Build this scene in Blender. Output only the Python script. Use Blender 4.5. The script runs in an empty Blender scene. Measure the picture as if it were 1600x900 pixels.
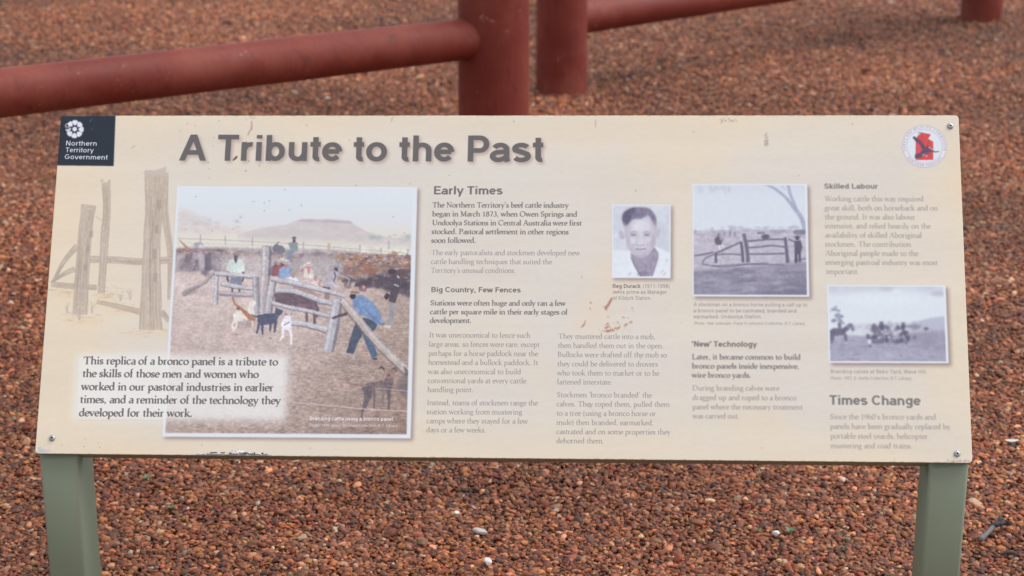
import bpy, bmesh, math
import numpy as np
from mathutils import Vector, Matrix
PI = math.pi
scene = bpy.context.scene
COL = scene.collection

# ------------------------------------------------------------------ camera, sky, sun, exposure
CAM_H, PITCH, FPX = 1.6, math.radians(17.7), 2850.0
cam = bpy.data.cameras.new('camera')
cam_ob = bpy.data.objects.new('camera', cam); COL.objects.link(cam_ob)
cam_ob.location = (0, 0, CAM_H); cam_ob.rotation_euler = (PI/2-PITCH, 0, 0)
cam.sensor_width = 36; cam.lens = FPX/1600*36
cam.clip_start = .05; cam.clip_end = 2000
cam.dof.use_dof = True; cam.dof.focus_distance = 3.03; cam.dof.aperture_fstop = 6.3
scene.camera = cam_ob

SUN_EL, SUN_AZ = math.radians(58), math.radians(80)     # azimuth from +Y (north) towards +X: thin cloud, soft light from the right and ahead
world = bpy.data.worlds.new('World'); scene.world = world; world.use_nodes = True
wn = world.node_tree; bg = wn.nodes['Background']
sky = wn.nodes.new('ShaderNodeTexSky'); sky.sky_type = 'NISHITA'; sky.sun_disc = False
sky.sun_elevation = SUN_EL; sky.sun_rotation = SUN_AZ; sky.dust_density = 3.0; sky.air_density = 1.0; sky.ozone_density = 1.0
hs = wn.nodes.new('ShaderNodeHueSaturation'); hs.inputs['Saturation'].default_value = .26     # high thin overcast takes most of the blue
wn.links.new(sky.outputs[0], hs.inputs['Color']); wn.links.new(hs.outputs[0], bg.inputs[0])
bg.inputs[1].default_value = .145
sun = bpy.data.lights.new('sun', 'SUN'); sun.energy = .6; sun.angle = math.radians(55); sun.color = (1, .965, .92)
sun_ob = bpy.data.objects.new('sun', sun); COL.objects.link(sun_ob)
sd = Vector((math.sin(SUN_AZ)*math.cos(SUN_EL), math.cos(SUN_AZ)*math.cos(SUN_EL), math.sin(SUN_EL)))
sun_ob.rotation_euler = sd.to_track_quat('Z', 'Y').to_euler(); sun_ob.location = (3, 2, 6)
scene.view_settings.view_transform = 'Standard'; scene.view_settings.look = 'None'
scene.view_settings.exposure = 0.84; scene.view_settings.gamma = 1

# ------------------------------------------------------------------ helpers
def mat(name, col=(.5, .5, .5), rough=.6, metal=0., spec=.5):
    m = bpy.data.materials.new(name); m.use_nodes = True
    b = m.node_tree.nodes['Principled BSDF']
    b.inputs['Base Color'].default_value = (*col, 1); b.inputs['Roughness'].default_value = rough
    b.inputs['Metallic'].default_value = metal; b.inputs['Specular IOR Level'].default_value = spec
    return m, m.node_tree, b
def N(nt, t, **k):
    n = nt.nodes.new(t)
    for a, v in k.items(): setattr(n, a, v)
    return n
def ramp(nt, fac, stops, interp='LINEAR'):
    r = N(nt, 'ShaderNodeValToRGB'); r.color_ramp.interpolation = interp
    e = r.color_ramp.elements
    while len(e) < len(stops): e.new(.5)
    for q, (p, c) in zip(e, stops): q.position = p; q.color = (*c, 1)
    nt.links.new(fac, r.inputs[0]); return r.outputs[0]
def tex_noise(nt, scale, detail=3, rough=.55, vec=None, dist=0.):
    n = N(nt, 'ShaderNodeTexNoise'); n.inputs['Scale'].default_value = scale; n.inputs['Detail'].default_value = detail
    n.inputs['Roughness'].default_value = rough; n.inputs['Distortion'].default_value = dist
    if vec is not None: nt.links.new(vec, n.inputs['Vector'])
    return n.outputs['Fac']
def coords(nt, scale=(1, 1, 1)):
    t = N(nt, 'ShaderNodeTexCoord'); m = N(nt, 'ShaderNodeMapping'); m.inputs['Scale'].default_value = scale
    nt.links.new(t.outputs['Object'], m.inputs[0]); return m.outputs[0]
def bump(nt, b, h, strength=.3, dist=.002):
    n = N(nt, 'ShaderNodeBump'); n.inputs['Strength'].default_value = strength; n.inputs['Distance'].default_value = dist
    nt.links.new(h, n.inputs['Height']); nt.links.new(n.outputs[0], b.inputs['Normal'])
def mix(nt, fac, a, b_):
    n = N(nt, 'ShaderNodeMix', data_type='RGBA')
    if hasattr(fac, 'type'): nt.links.new(fac, n.inputs[0])
    else: n.inputs[0].default_value = fac
    for v, i in ((a, 6), (b_, 7)):
        if hasattr(v, 'links'): nt.links.new(v, n.inputs[i])
        else: n.inputs[i].default_value = (*v, 1)
    return n.outputs[2]
def mesh_obj(name, verts, faces, material, parent=None, smooth=False, uvs=None):
    me = bpy.data.meshes.new(name); me.from_pydata([tuple(v) for v in verts], [], faces); me.update()
    if material: me.materials.append(material)
    if smooth:
        for p in me.polygons: p.use_smooth = True
    if uvs is not None:
        l = me.uv_layers.new(name='uv')
        for lp in me.loops: l.data[lp.index].uv = uvs[lp.vertex_index]
    o = bpy.data.objects.new(name, me); COL.objects.link(o); o.parent = parent
    return o
def bm_obj(name, bm, material, parent=None, smooth=False):
    me = bpy.data.meshes.new(name); bmesh.ops.recalc_face_normals(bm, faces=bm.faces); bm.to_mesh(me); bm.free()
    for m in (material if isinstance(material, (list, tuple)) else [material]): me.materials.append(m)
    for p in me.polygons: p.use_smooth = smooth
    o = bpy.data.objects.new(name, me); COL.objects.link(o); o.parent = parent
    return o
def thing(name, label, cat, loc=(0, 0, 0), group=None):
    o = bpy.data.objects.new(name, None); COL.objects.link(o); o.location = loc
    o.empty_display_size = .1
    o['label'] = label; o['category'] = cat
    if group: o['group'] = group
    return o
def tag(o, label, cat, group=None):
    o['label'] = label; o['category'] = cat
    if group: o['group'] = group
    return o
RIGHT, UP, FWD = Vector((1, 0, 0)), Vector((0, math.sin(PITCH), math.cos(PITCH))), Vector((0, math.cos(PITCH), -math.sin(PITCH)))
def ray(x, y):                      # direction through a point of the 1600x900 photograph (depth 1)
    return RIGHT*((x-800)/FPX)+UP*((450-y)/FPX)+FWD
def on_ground(x, y, z=0.):
    d = ray(x, y); t = (z-CAM_H)/d.z; return Vector((0, 0, CAM_H))+d*t
def at_depth(x, y, t): return Vector((0, 0, CAM_H))+ray(x, y)*t

# ------------------------------------------------------------------ the setting: ground and gravel
def vnoise2(x, y, seed):
    r = np.random.default_rng(seed); g = r.random((64, 64)); xi, yi = np.floor(x).astype(int), np.floor(y).astype(int)
    fx, fy = x-xi, y-yi; fx = fx*fx*(3-2*fx); fy = fy*fy*(3-2*fy)
    a = lambda i, j: g[(yi+j) % 64, (xi+i) % 64]
    return (a(0, 0)*(1-fx)+a(1, 0)*fx)*(1-fy)+(a(0, 1)*(1-fx)+a(1, 1)*fx)*fy-.5
def ground_z(x, y):
    x, y = np.asarray(x, float), np.asarray(y, float)
    foot = sum(.016*np.exp(-((x-a)**2+(y-b)**2)/.03) for a, b in ((.2112, 7.715), (2.512, 9.745), (-.057, 5.6)))   # stones heaped round the post feet
    return foot+.030*vnoise2(x*1.3+9, y*1.1, 1)+.022*vnoise2(x*3.1, y*2.6+5, 2)+.010*vnoise2(x*8, y*8, 3)
def build_ground():
    xs = np.concatenate([[-400, -120, -40, -15], np.linspace(-8, 8, 161), [15, 40, 120, 400]])
    ys = np.concatenate([[-60, -10, -2], np.linspace(0, 15, 151), [22, 40, 90, 250, 700]])
    X, Y = np.meshgrid(xs, ys); fade = np.clip(1-(np.maximum(np.abs(X)-7, 0)+np.maximum(Y-14, 0)+np.maximum(-Y, 0)), 0, 1)
    Z = ground_z(X, Y)*fade-.004
    v = np.stack([X.ravel(), Y.ravel(), Z.ravel()], 1); w = len(xs)
    f = [(j*w+i, j*w+i+1, (j+1)*w+i+1, (j+1)*w+i) for j in range(len(ys)-1) for i in range(w-1)]
    m, nt, b = mat('red_gravel_bed', rough=.95, spec=.2)
    c = coords(nt); vo = N(nt, 'ShaderNodeTexVoronoi'); vo.inputs['Scale'].default_value = 95; nt.links.new(c, vo.inputs['Vector'])
    h = N(nt, 'ShaderNodeSeparateColor'); nt.links.new(vo.outputs['Color'], h.inputs[0])
    col = ramp(nt, h.outputs[0], [(0, (.055, .022, .016)), (.35, (.13, .045, .025)), (.7, (.24, .095, .05)), (1, (.36, .2, .13))])
    big = tex_noise(nt, .9, 4, .6, c)
    col = mix(nt, ramp(nt, big, [(.35, (0, 0, 0)), (.7, (.5, .5, .5))]), col, (.17, .065, .038))
    nt.links.new(col, b.inputs['Base Color'])
    bump(nt, b, vo.outputs['Distance'], .8, .006)
    o = mesh_obj('ground', v, f, m, smooth=True); o['kind'] = 'structure'
build_ground()

def build_gravel():
    r = np.random.default_rng(21)
    P_, S_, R_, C_, I_ = [], [], [], [], []
    def zone(y0, y1, sp, size):
        xm = .31*y1+1.0
        nx, ny = int(2*xm/sp), int((y1-y0)/sp)
        X, Y = np.meshgrid(np.arange(nx), np.arange(ny)); X = X+.5*(Y % 2)
        x = (X.ravel()/nx*2-1)*xm+r.normal(size=X.size)*sp*.33; y = y0+Y.ravel()*sp+r.normal(size=X.size)*sp*.33
        k = np.abs(x) < .31*y+1.0; x, y = x[k], y[k]; n = len(x)
        s = size*np.exp(r.normal(size=n)*.27); s = np.clip(s, size*.45, size*2.1)
        big = r.random(n) < .012; s[big] *= 1.5
        z = ground_z(x, y)+s*.12+np.abs(r.normal(size=n))*sp*.30
        P_.append(np.stack([x, y, z], 1))
        sc = np.stack([s*r.uniform(.85, 1.35, n), s*r.uniform(.7, 1.05, n), s*r.uniform(.42, .74, n)], 1)*.5; S_.append(sc)
        R_.append(np.stack([r.normal(size=n)*.35, r.normal(size=n)*.35, r.uniform(0, 6.28, n)], 1))
        # stone colours: rust browns, plum browns, orange, ochre, pink, cream, grey-white
        pal = np.array([(126, 78, 60), (148, 92, 68), (116, 76, 66), (102, 72, 68), (164, 106, 76), (182, 124, 84), (192, 138, 112), (204, 164, 140), (208, 186, 162), (164, 148, 138), (200, 196, 192), (92, 68, 64), (150, 84, 66), (172, 124, 76), (138, 104, 80)], float)/255
        pr = np.array([.15, .17, .11, .08, .14, .085, .055, .026, .011, .014, .008, .065, .075, .055, .06]); pr /= pr.sum()
        c = pal[r.choice(len(pal), n, p=pr)]; c = c*np.array([.825, .75, .665])*np.exp(r.normal(size=n)*.13)[:, None]*(1+r.normal(size=(n, 3))*.015)
        patch = 1+.22*vnoise2(x*1.7+3, y*1.5, 8)+.25*vnoise2(x*.8, y*2.2, 9)
        c = np.clip(c*patch[:, None], 0, 1)
        lin = np.where(c <= .04045, c/12.92, ((c+.055)/1.055)**2.4)
        C_.append(np.concatenate([lin, np.ones((n, 1))], 1)); I_.append(r.integers(0, 8, n))
    zone(2.45, 4.6, .0072, .0096); zone(4.6, 6.8, .0085, .0109); zone(6.8, 12.5, .0104, .0130)
    Pn, Sn, Rn, Cn, In = (np.concatenate(q) for q in (P_, S_, R_, C_, I_))
    me = bpy.data.meshes.new('gravel'); me.vertices.add(len(Pn)); me.vertices.foreach_set('co', Pn.astype(np.float32).ravel())
    for nm, ty, key, a in (('scl', 'FLOAT_VECTOR', 'vector', Sn), ('rot', 'FLOAT_VECTOR', 'vector', Rn), ('col', 'FLOAT_COLOR', 'color', Cn), ('idx', 'INT', 'value', In)):
        at = me.attributes.new(nm, ty, 'POINT'); at.data.foreach_set(key, (a.astype(np.int32) if ty == 'INT' else a.astype(np.float32)).ravel())
    m, nt, b = mat('pebble', rough=.62, spec=.35)
    at = N(nt, 'ShaderNodeAttribute', attribute_type='INSTANCER', attribute_name='col')
    t = N(nt, 'ShaderNodeTexCoord'); n1 = tex_noise(nt, 2.2, 3, .6, t.outputs['Object'])
    mm = N(nt, 'ShaderNodeMix', data_type='RGBA', blend_type='MULTIPLY'); mm.inputs[0].default_value = 1
    nt.links.new(at.outputs['Color'], mm.inputs[6]); nt.links.new(ramp(nt, n1, [(.3, (.74, .72, .71)), (.7, (1.2, 1.19, 1.18))]), mm.inputs[7])
    nt.links.new(mm.outputs[2], b.inputs['Base Color'])
    ng = bpy.data.node_groups.new('gravel_stones', 'GeometryNodeTree')
    ng.interface.new_socket('Geometry', in_out='INPUT', socket_type='NodeSocketGeometry'); ng.interface.new_socket('Geometry', in_out='OUTPUT', socket_type='NodeSocketGeometry')
    gi, go = ng.nodes.new('NodeGroupInput'), ng.nodes.new('NodeGroupOutput')
    join = ng.nodes.new('GeometryNodeJoinGeometry')
    for k in range(8):
        ico = ng.nodes.new('GeometryNodeMeshIcoSphere'); ico.inputs['Radius'].default_value = 1.; ico.inputs['Subdivisions'].default_value = 2
        sp = ng.nodes.new('GeometryNodeSetPosition'); no = ng.nodes.new('ShaderNodeTexNoise'); no.noise_dimensions = '4D'
        no.inputs['W'].default_value = k*7.3; no.inputs['Scale'].default_value = .75+.07*k; no.inputs['Detail'].default_value = 1.
        sub = ng.nodes.new('ShaderNodeVectorMath'); sub.operation = 'SUBTRACT'; sub.inputs[1].default_value = (.5, .5, .5)
        scl = ng.nodes.new('ShaderNodeVectorMath'); scl.operation = 'SCALE'; scl.inputs['Scale'].default_value = 1.5
        sm = ng.nodes.new('GeometryNodeSetShadeSmooth'); ma = ng.nodes.new('GeometryNodeSetMaterial'); ma.inputs['Material'].default_value = m
        g2i = ng.nodes.new('GeometryNodeGeometryToInstance')
        L = ng.links.new
        L(ico.outputs['Mesh'], sp.inputs['Geometry']); L(no.outputs['Color'], sub.inputs[0]); L(sub.outputs[0], scl.inputs[0]); L(scl.outputs[0], sp.inputs['Offset'])
        L(sp.outputs[0], sm.inputs['Geometry'] if 'Geometry' in sm.inputs else sm.inputs[0]); L(sm.outputs[0], ma.inputs['Geometry']); L(ma.outputs[0], g2i.inputs[0]); L(g2i.outputs[0], join.inputs[0])
    iop = ng.nodes.new('GeometryNodeInstanceOnPoints'); iop.inputs['Pick Instance'].default_value = True
    def attr(nm, ty):
        a = ng.nodes.new('GeometryNodeInputNamedAttribute'); a.data_type = ty; a.inputs['Name'].default_value = nm; return a.outputs['Attribute']
    L(gi.outputs[0], iop.inputs['Points']); L(join.outputs[0], iop.inputs['Instance']); L(attr('idx', 'INT'), iop.inputs['Instance Index'])
    L(attr('scl', 'FLOAT_VECTOR'), iop.inputs['Scale'])
    e2r = ng.nodes.new('FunctionNodeEulerToRotation'); L(attr('rot', 'FLOAT_VECTOR'), e2r.inputs[0]); L(e2r.outputs[0], iop.inputs['Rotation'])
    L(iop.outputs[0], go.inputs[0])
    me.materials.append(m)
    o = bpy.data.objects.new('gravel', me); COL.objects.link(o)
    md = o.modifiers.new('stones', 'NODES'); md.node_group = ng
    tag(o, 'rust brown river gravel of small rounded stones covering the whole ground', 'gravel'); o['kind'] = 'stuff'
    return len(Pn)
print('gravel stones', build_gravel())
# ------------------------------------------------------------------ lettering: skeletons swept with a pen nib
def A(cx, cy, rx, ry, a0, a1, n=14):
    t = np.radians(np.linspace(a0, a1, n))
    return [(cx+rx*math.cos(q), cy+ry*math.sin(q)) for q in t]
def P(*v): return [(v[i], v[i+1]) for i in range(0, len(v), 2)]

def sans_glyphs():
    X, K, D = .452, .658, -.155
    G = {}
    def g(c, adv, *s): G[c] = (adv, list(s))
    g(' ', .278)
    g('a', .556, A(.275,.335,.165,.125,160,0)+P(.44,.10,.47,.0), A(.225,.155,.155,.105,75,285)+P(.40,.10,.44,.17), P(.26,.258,.44,.29))
    g('b', .611, P(.13,0,.13,K+.058), A(.31,.26,.18,.20,190,-170,24))
    g('c', .556, A(.30,.26,.20,.205,38,322,22))
    g('d', .611, P(.48,0,.48,K+.058), A(.30,.26,.18,.20,0,360,24))
    g('e', .556, P(.09,.265,.47,.265), A(.28,.26,.195,.20,0,322,24))
    g('f', .333, A(.28,.56,.12,.10,80,180)+P(.16,0), P(.02,.46,.31,.46))
    g('g', .611, A(.30,.27,.18,.19,0,360,24), P(.48,.52,.48,-.03)+A(.29,-.03,.19,.125,0,-150))
    g('h', .611, P(.13,0,.13,K+.058), A(.305,.30,.175,.155,160,0)+P(.48,0))
    g('i', .278, P(.14,0,.14,.52), P(.14,.615,.14,.716))
    g('j', .278, P(.14,.52,.14,-.06)+A(.05,-.06,.09,.09,0,-90), P(.14,.615,.14,.716))
    g('k', .556, P(.13,0,.13,K+.058), P(.51,.58,.16,.22), P(.25,.29,.50,-.05))
    g('l', .278, P(.14,0,.14,K+.058))
    g('m', .889, P(.13,0,.13,.52), A(.285,.32,.155,.138,160,0)+P(.44,0), A(.60,.32,.16,.138,160,0)+P(.76,0))
    g('n', .611, P(.13,0,.13,.52), A(.305,.30,.175,.155,160,0)+P(.48,0))
    g('o', .611, A(.305,.26,.205,.205,0,360,28))
    g('p', .611, P(.13,-.205,.13,.52), A(.31,.26,.18,.20,190,-170,24))
    g('q', .611, P(.48,-.205,.48,.52), A(.30,.26,.18,.20,0,360,24))
    g('r', .389, P(.13,0,.13,.52), A(.31,.29,.17,.165,165,75))
    g('s', .556, A(.275,.355,.17,.105,25,180)+P(.115,.32,.43,.215)+A(.275,.155,.18,.105,20,-155))
    g('t', .333, P(.165,.66,.165,.15)+A(.255,.13,.09,.075,180,285), P(.02,.46,.30,.46))
    g('u', .611, P(.13,.52,.13,.21)+A(.30,.21,.17,.155,180,350), P(.48,.52,.48,0))
    g('v', .556, P(.04,.58,.285,-.06), P(.515,.58,.27,-.06))
    g('w', .778, P(.04,.58,.225,-.06), P(.405,.58,.205,-.06), P(.375,.58,.575,-.06), P(.74,.58,.555,-.06))
    g('x', .556, P(.07,.52,.49,0), P(.49,.52,.07,0))
    g('y', .556, P(.04,.58,.29,.02), P(.515,.58,.27,-.06)+A(.16,-.06,.10,.095,0,-90))
    g('z', .5, P(.05,.46,.44,.46), P(.42,.46,.08,.06), P(.05,.06,.46,.06))
    g('A', .722, P(.055,-.05,.375,.78), P(.665,-.05,.345,.78), P(.16,.225,.56,.225))
    g('B', .722, P(.15,0,.15,.716), P(.15,.655,.38,.655)+A(.40,.52,.155,.135,90,-90)+P(.15,.385), P(.38,.385,.42,.385)+A(.42,.223,.18,.162,90,-90)+P(.15,.06))
    g('C', .722, A(.375,.358,.275,.30,40,320,26))
    g('D', .722, P(.15,0,.15,.716), P(.15,.655,.34,.655)+A(.34,.358,.26,.297,90,-90)+P(.15,.061))
    g('E', .667, P(.15,0,.15,.716), P(.15,.655,.61,.655), P(.15,.37,.57,.37), P(.15,.06,.63,.06))
    g('F', .611, P(.15,0,.15,.716), P(.15,.655,.58,.655), P(.15,.37,.52,.37))
    g('G', .778, A(.39,.358,.28,.30,45,340,26)+P(.65,.33,.42,.33))
    g('H', .722, P(.14,0,.14,.716), P(.58,0,.58,.716), P(.14,.37,.58,.37))
    g('I', .278, P(.14,0,.14,.716))
    g('J', .556, P(.42,.716,.42,.24)+A(.25,.24,.17,.185,0,-170))
    g('K', .722, P(.15,0,.15,.716), P(.68,.78,.18,.27), P(.32,.42,.69,-.05))
    g('L', .611, P(.15,0,.15,.716), P(.15,.06,.57,.06))
    g('M', .833, P(.14,0,.14,.716), P(.69,0,.69,.716), P(.14,.78,.43,-.05), P(.69,.78,.40,-.05))
    g('N', .722, P(.14,0,.14,.716), P(.58,0,.58,.716), P(.11,.78,.61,-.06))
    g('O', .778, A(.39,.358,.285,.30,0,360,32))
    g('P', .667, P(.15,0,.15,.716), P(.15,.655,.38,.655)+A(.39,.48,.18,.175,90,-90)+P(.15,.305))
    g('R', .722, P(.15,0,.15,.716), P(.15,.655,.40,.655)+A(.41,.495,.17,.16,90,-90)+P(.15,.335), P(.38,.35,.68,-.05))
    g('S', .667, A(.335,.505,.205,.155,20,190)+P(.16,.42,.50,.30)+A(.335,.205,.225,.15,25,-165))
    g('T', .611, P(.02,.655,.59,.655), P(.305,0,.305,.68))
    g('U', .722, P(.14,.716,.14,.28)+A(.36,.28,.22,.22,180,360)+P(.58,.716))
    g('V', .667, P(.03,.78,.345,-.06), P(.64,.78,.325,-.06))
    g('W', .944, P(.04,.78,.265,-.06), P(.49,.78,.245,-.06), P(.455,.78,.70,-.06), P(.91,.78,.68,-.06))
    g('X', .667, P(.06,.716,.61,0), P(.61,.716,.06,0))
    g('Y', .667, P(.05,.716,.335,.31), P(.62,.716,.335,.31), P(.335,.32,.335,0))
    g('0', .556, A(.278,.358,.195,.30,0,360,28))
    g('1', .556, P(.32,0,.32,.70), P(.32,.66,.14,.54))
    g('5', .556, P(.46,.655,.17,.655,.13,.36)+A(.28,.24,.19,.18,140,-160))
    g('6', .556, A(.29,.22,.185,.165,0,360,20), A(.30,.36,.20,.295,45,200))
    g('7', .556, P(.07,.65,.48,.65,.33,.35,.26,0))
    g('8', .556, A(.278,.52,.155,.135,0,360,20), A(.278,.215,.19,.16,0,360,20))
    g('9', .556, A(.27,.485,.18,.165,0,360,20), A(.26,.35,.20,.295,20,-135))
    g('.', .278, P(.14,0,.14,.13)); g(',', .278, P(.14,.13,.14,.02,.10,-.10)); g(':', .333, P(.16,0,.16,.13), P(.16,.38,.16,.51))
    g('-', .333, P(.05,.27,.28,.27)); g('(', .333, A(.42,.26,.27,.50,140,220)); g(')', .333, A(-.09,.26,.27,.50,40,-40))
    g('\u2018', .25, P(.13,.50,.09,.60,.14,.72)); g('\u2019', .25, P(.12,.72,.16,.62,.10,.50))
    return G

def serif_glyphs():
    K, S = .64, .70
    G = {}
    def g(c, adv, *s): G[c] = (adv, list(s))
    def f(x, y=0., r=.075): return ('t', P(x-r*1.2, y+.014, x+r*1.2, y+.014))
    def fl(x, y): return ('t', P(x-.105, y-.07, x+.015, y-.012))
    g(' ', .235)
    a_ = (A(.20,.30,.125,.10,150,0)+P(.325,.07)+A(.375,.06,.05,.05,180,300), A(.17,.115,.11,.10,70,290)+P(.27,.06,.325,.12), P(.20,.225,.325,.26))
    g('a', .40, *a_)
    g('b', .50, P(.12,.01,.12,S), fl(.12,S), A(.26,.20,.165,.195,160,-170,20))
    g('c', .40, A(.22,.205,.165,.195,40,315,18))
    g('d', .50, P(.38,.06,.38,S), fl(.38,S), A(.23,.20,.165,.195,20,340,20), ('t', P(.38,.03,.47,.06)))
    g('e', .40, A(.215,.205,.165,.195,5,318,20), ('t', P(.06,.225,.375,.225)))
    g('f', .30, A(.235,.56,.105,.14,70,180)+P(.13,.01), ('t', P(.03,.395,.25,.395)), f(.13))
    g('g', .44, A(.20,.275,.13,.125,0,360,18), ('t', P(.30,.37,.41,.40)), ('t', P(.12,.17,.08,.09,.14,.05)), A(.22,-.08,.17,.10,100,-260,20), P(.14,.035,.32,.02))
    g('h', .51, P(.11,.01,.11,S), fl(.11,S), f(.11), A(.26,.27,.14,.13,150,0)+P(.40,.01), f(.40))
    g('i', .25, P(.13,.01,.13,.41), fl(.13,.41), f(.13), ('d', .125, .60))
    g('j', .24, P(.13,.41,.13,-.10)+A(.05,-.10,.08,.11,0,-90), fl(.13,.41), ('d', .125, .60))
    g('k', .48, P(.11,.01,.11,S), fl(.11,S), f(.11), ('t', P(.13,.17,.35,.38)), P(.20,.23,.42,.01), f(.42), f(.36,.39,.06))
    g('l', .245, P(.125,.01,.125,S), fl(.125,S), f(.125))
    g('m', .77, P(.11,.01,.11,.40), fl(.11,.41), f(.11), A(.25,.27,.135,.13,150,0)+P(.385,.01), f(.385), A(.53,.27,.14,.13,150,0)+P(.67,.01), f(.67))
    g('n', .51, P(.11,.01,.11,.40), fl(.11,.41), f(.11), A(.26,.27,.14,.13,150,0)+P(.40,.01), f(.40))
    g('o', .47, A(.235,.205,.185,.195,0,360,24))
    g('p', .50, P(.12,-.22,.12,.40), fl(.12,.41), f(.12,-.235), A(.265,.20,.165,.195,150,-165,20))
    g('q', .50, P(.38,-.22,.38,.40), f(.38,-.235), A(.23,.20,.165,.195,20,340,20))
    g('r', .345, P(.11,.01,.11,.40), fl(.11,.41), f(.11), A(.235,.27,.12,.12,150,60))
    g('s', .345, A(.17,.305,.105,.085,30,190)+P(.09,.25,.26,.15)+A(.165,.105,.115,.09,20,-160), ('t', P(.275,.40,.27,.29)), ('t', P(.05,.13,.06,.01)))
    g('t', .315, P(.14,.50,.14,.10)+A(.21,.09,.07,.075,180,310), ('t', P(.03,.395,.28,.395)))
    g('u', .51, P(.11,.39,.11,.14)+A(.235,.14,.125,.13,180,330), P(.39,.02,.39,.40), fl(.11,.40), fl(.39,.40), ('t', P(.39,.02,.47,.03)))
    g('v', .44, P(.06,.39,.22,.01), ('t', P(.22,.01,.38,.39)), f(.07,.385), f(.37,.385,.06))
    g('w', .67, P(.06,.39,.20,.01), ('t', P(.20,.01,.34,.39)), P(.33,.39,.48,.01), ('t', P(.48,.01,.61,.39)), f(.07,.385), f(.33,.385), f(.60,.385,.06))
    g('x', .46, P(.07,.39,.39,.01), ('t', P(.38,.39,.07,.01)), f(.08,.385,.06), f(.38,.385,.06), f(.08,0,.06), f(.38,0,.06))
    g('y', .43, P(.06,.39,.22,.02), ('t', P(.38,.39,.20,-.05,.12,-.20,.04,-.22)), f(.07,.385), f(.37,.385,.06))
    g('z', .41, ('t', P(.05,.385,.36,.385)), P(.35,.38,.06,.02), ('t', P(.05,.015,.37,.015)))
    g('A', .66, ('t', P(.08,.01,.33,.65)), P(.33,.65,.57,.01), ('t', P(.16,.23,.48,.23)), f(.09), f(.58,0,.09))
    g('B', .58, P(.15,.01,.15,.63), f(.11), f(.11,.62), ('t', P(.13,.625,.30,.625)), A(.29,.49,.13,.135,90,-90), A(.30,.185,.18,.17,90,-90), ('t', P(.13,.018,.30,.018)), ('t', P(.15,.355,.30,.355)))
    g('C', .66, A(.36,.32,.29,.31,45,315,22), ('t', P(.58,.63,.58,.47)))
    g('D', .74, P(.15,.01,.15,.63), f(.11), f(.11,.62), ('t', P(.13,.625,.33,.625)), A(.33,.32,.32,.305,90,-90), ('t', P(.13,.018,.33,.018)))
    g('I', .32, P(.16,.01,.16,.63), f(.16,0,.10), f(.16,.62,.10))
    g('L', .57, P(.15,.01,.15,.63), f(.15,0,.10), f(.15,.62,.10), ('t', P(.15,.018,.50,.018,.54,.15)))
    g('M', .82, ('t', P(.14,.01,.17,.63)), P(.17,.63,.41,.03), ('t', P(.41,.03,.65,.63)), P(.65,.63,.68,.01), f(.14), f(.68,0,.09), f(.12,.62), f(.70,.62))
    g('N', .75, ('t', P(.14,.01,.14,.63)), P(.14,.63,.60,.02), ('t', P(.60,.02,.60,.63)), f(.14), f(.11,.62), f(.61,.62,.08))
    g('O', .76, A(.38,.32,.31,.31,0,360,28))
    g('P', .56, P(.15,.01,.15,.63), f(.15,0,.10), f(.11,.62), ('t', P(.13,.625,.30,.625)), A(.30,.46,.17,.165,90,-110))
    g('S', .49, A(.25,.485,.155,.14,25,190)+P(.12,.39,.36,.25)+A(.245,.17,.165,.15,20,-160), ('t', P(.40,.63,.39,.47)), ('t', P(.07,.18,.08,.01)))
    g('T', .64, P(.32,.01,.32,.63), ('t', P(.05,.62,.59,.62)), f(.32,0,.10), ('t', P(.05,.63,.04,.50)), ('t', P(.59,.63,.60,.50)))
    g('U', .72, P(.15,.63,.15,.25)+A(.36,.25,.21,.24,180,350), ('t', P(.57,.25,.57,.63)), f(.15,.62,.09), f(.58,.62,.08))
    g('W', .91, P(.07,.63,.28,.01), ('t', P(.28,.01,.47,.60)), P(.42,.63,.63,.01), ('t', P(.63,.01,.84,.63)), f(.08,.62), f(.45,.62), f(.84,.62,.07))
    g('0', .46, A(.23,.30,.175,.30,0,360,24)); g('1', .46, P(.24,.01,.24,.60), f(.24,0,.10), ('t', P(.13,.53,.24,.60)))
    g('3', .46, A(.20,.46,.14,.13,140,-60), A(.20,.18,.17,.16,80,-150)); g('6', .46, A(.24,.19,.165,.17,0,360,20), A(.36,.20,.29,.40,110,180))
    g('7', .46, ('b', P(.06,.59,.40,.59)), P(.40,.59,.18,-.0)); g('8', .46, A(.23,.46,.12,.13,0,360,18), A(.23,.16,.165,.15,0,360,20))
    g('9', .46, A(.22,.41,.165,.17,0,360,20), A(.10,.40,.29,.40,-70,0))
    g('.', .235, ('d', .10, .045)); g(',', .235, ('d', .10, .045), ('t', P(.13,.03,.07,-.10)))
    g('(', .30, A(.38,.25,.28,.48,135,225)); g(')', .30, A(-.08,.25,.28,.48,45,-45))
    g('\u2018', .22, ('d', .11, .56), ('t', P(.09,.58,.15,.68))); g('\u2019', .22, ('d', .11, .62), ('t', P(.13,.60,.07,.50)))
    return G

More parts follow.
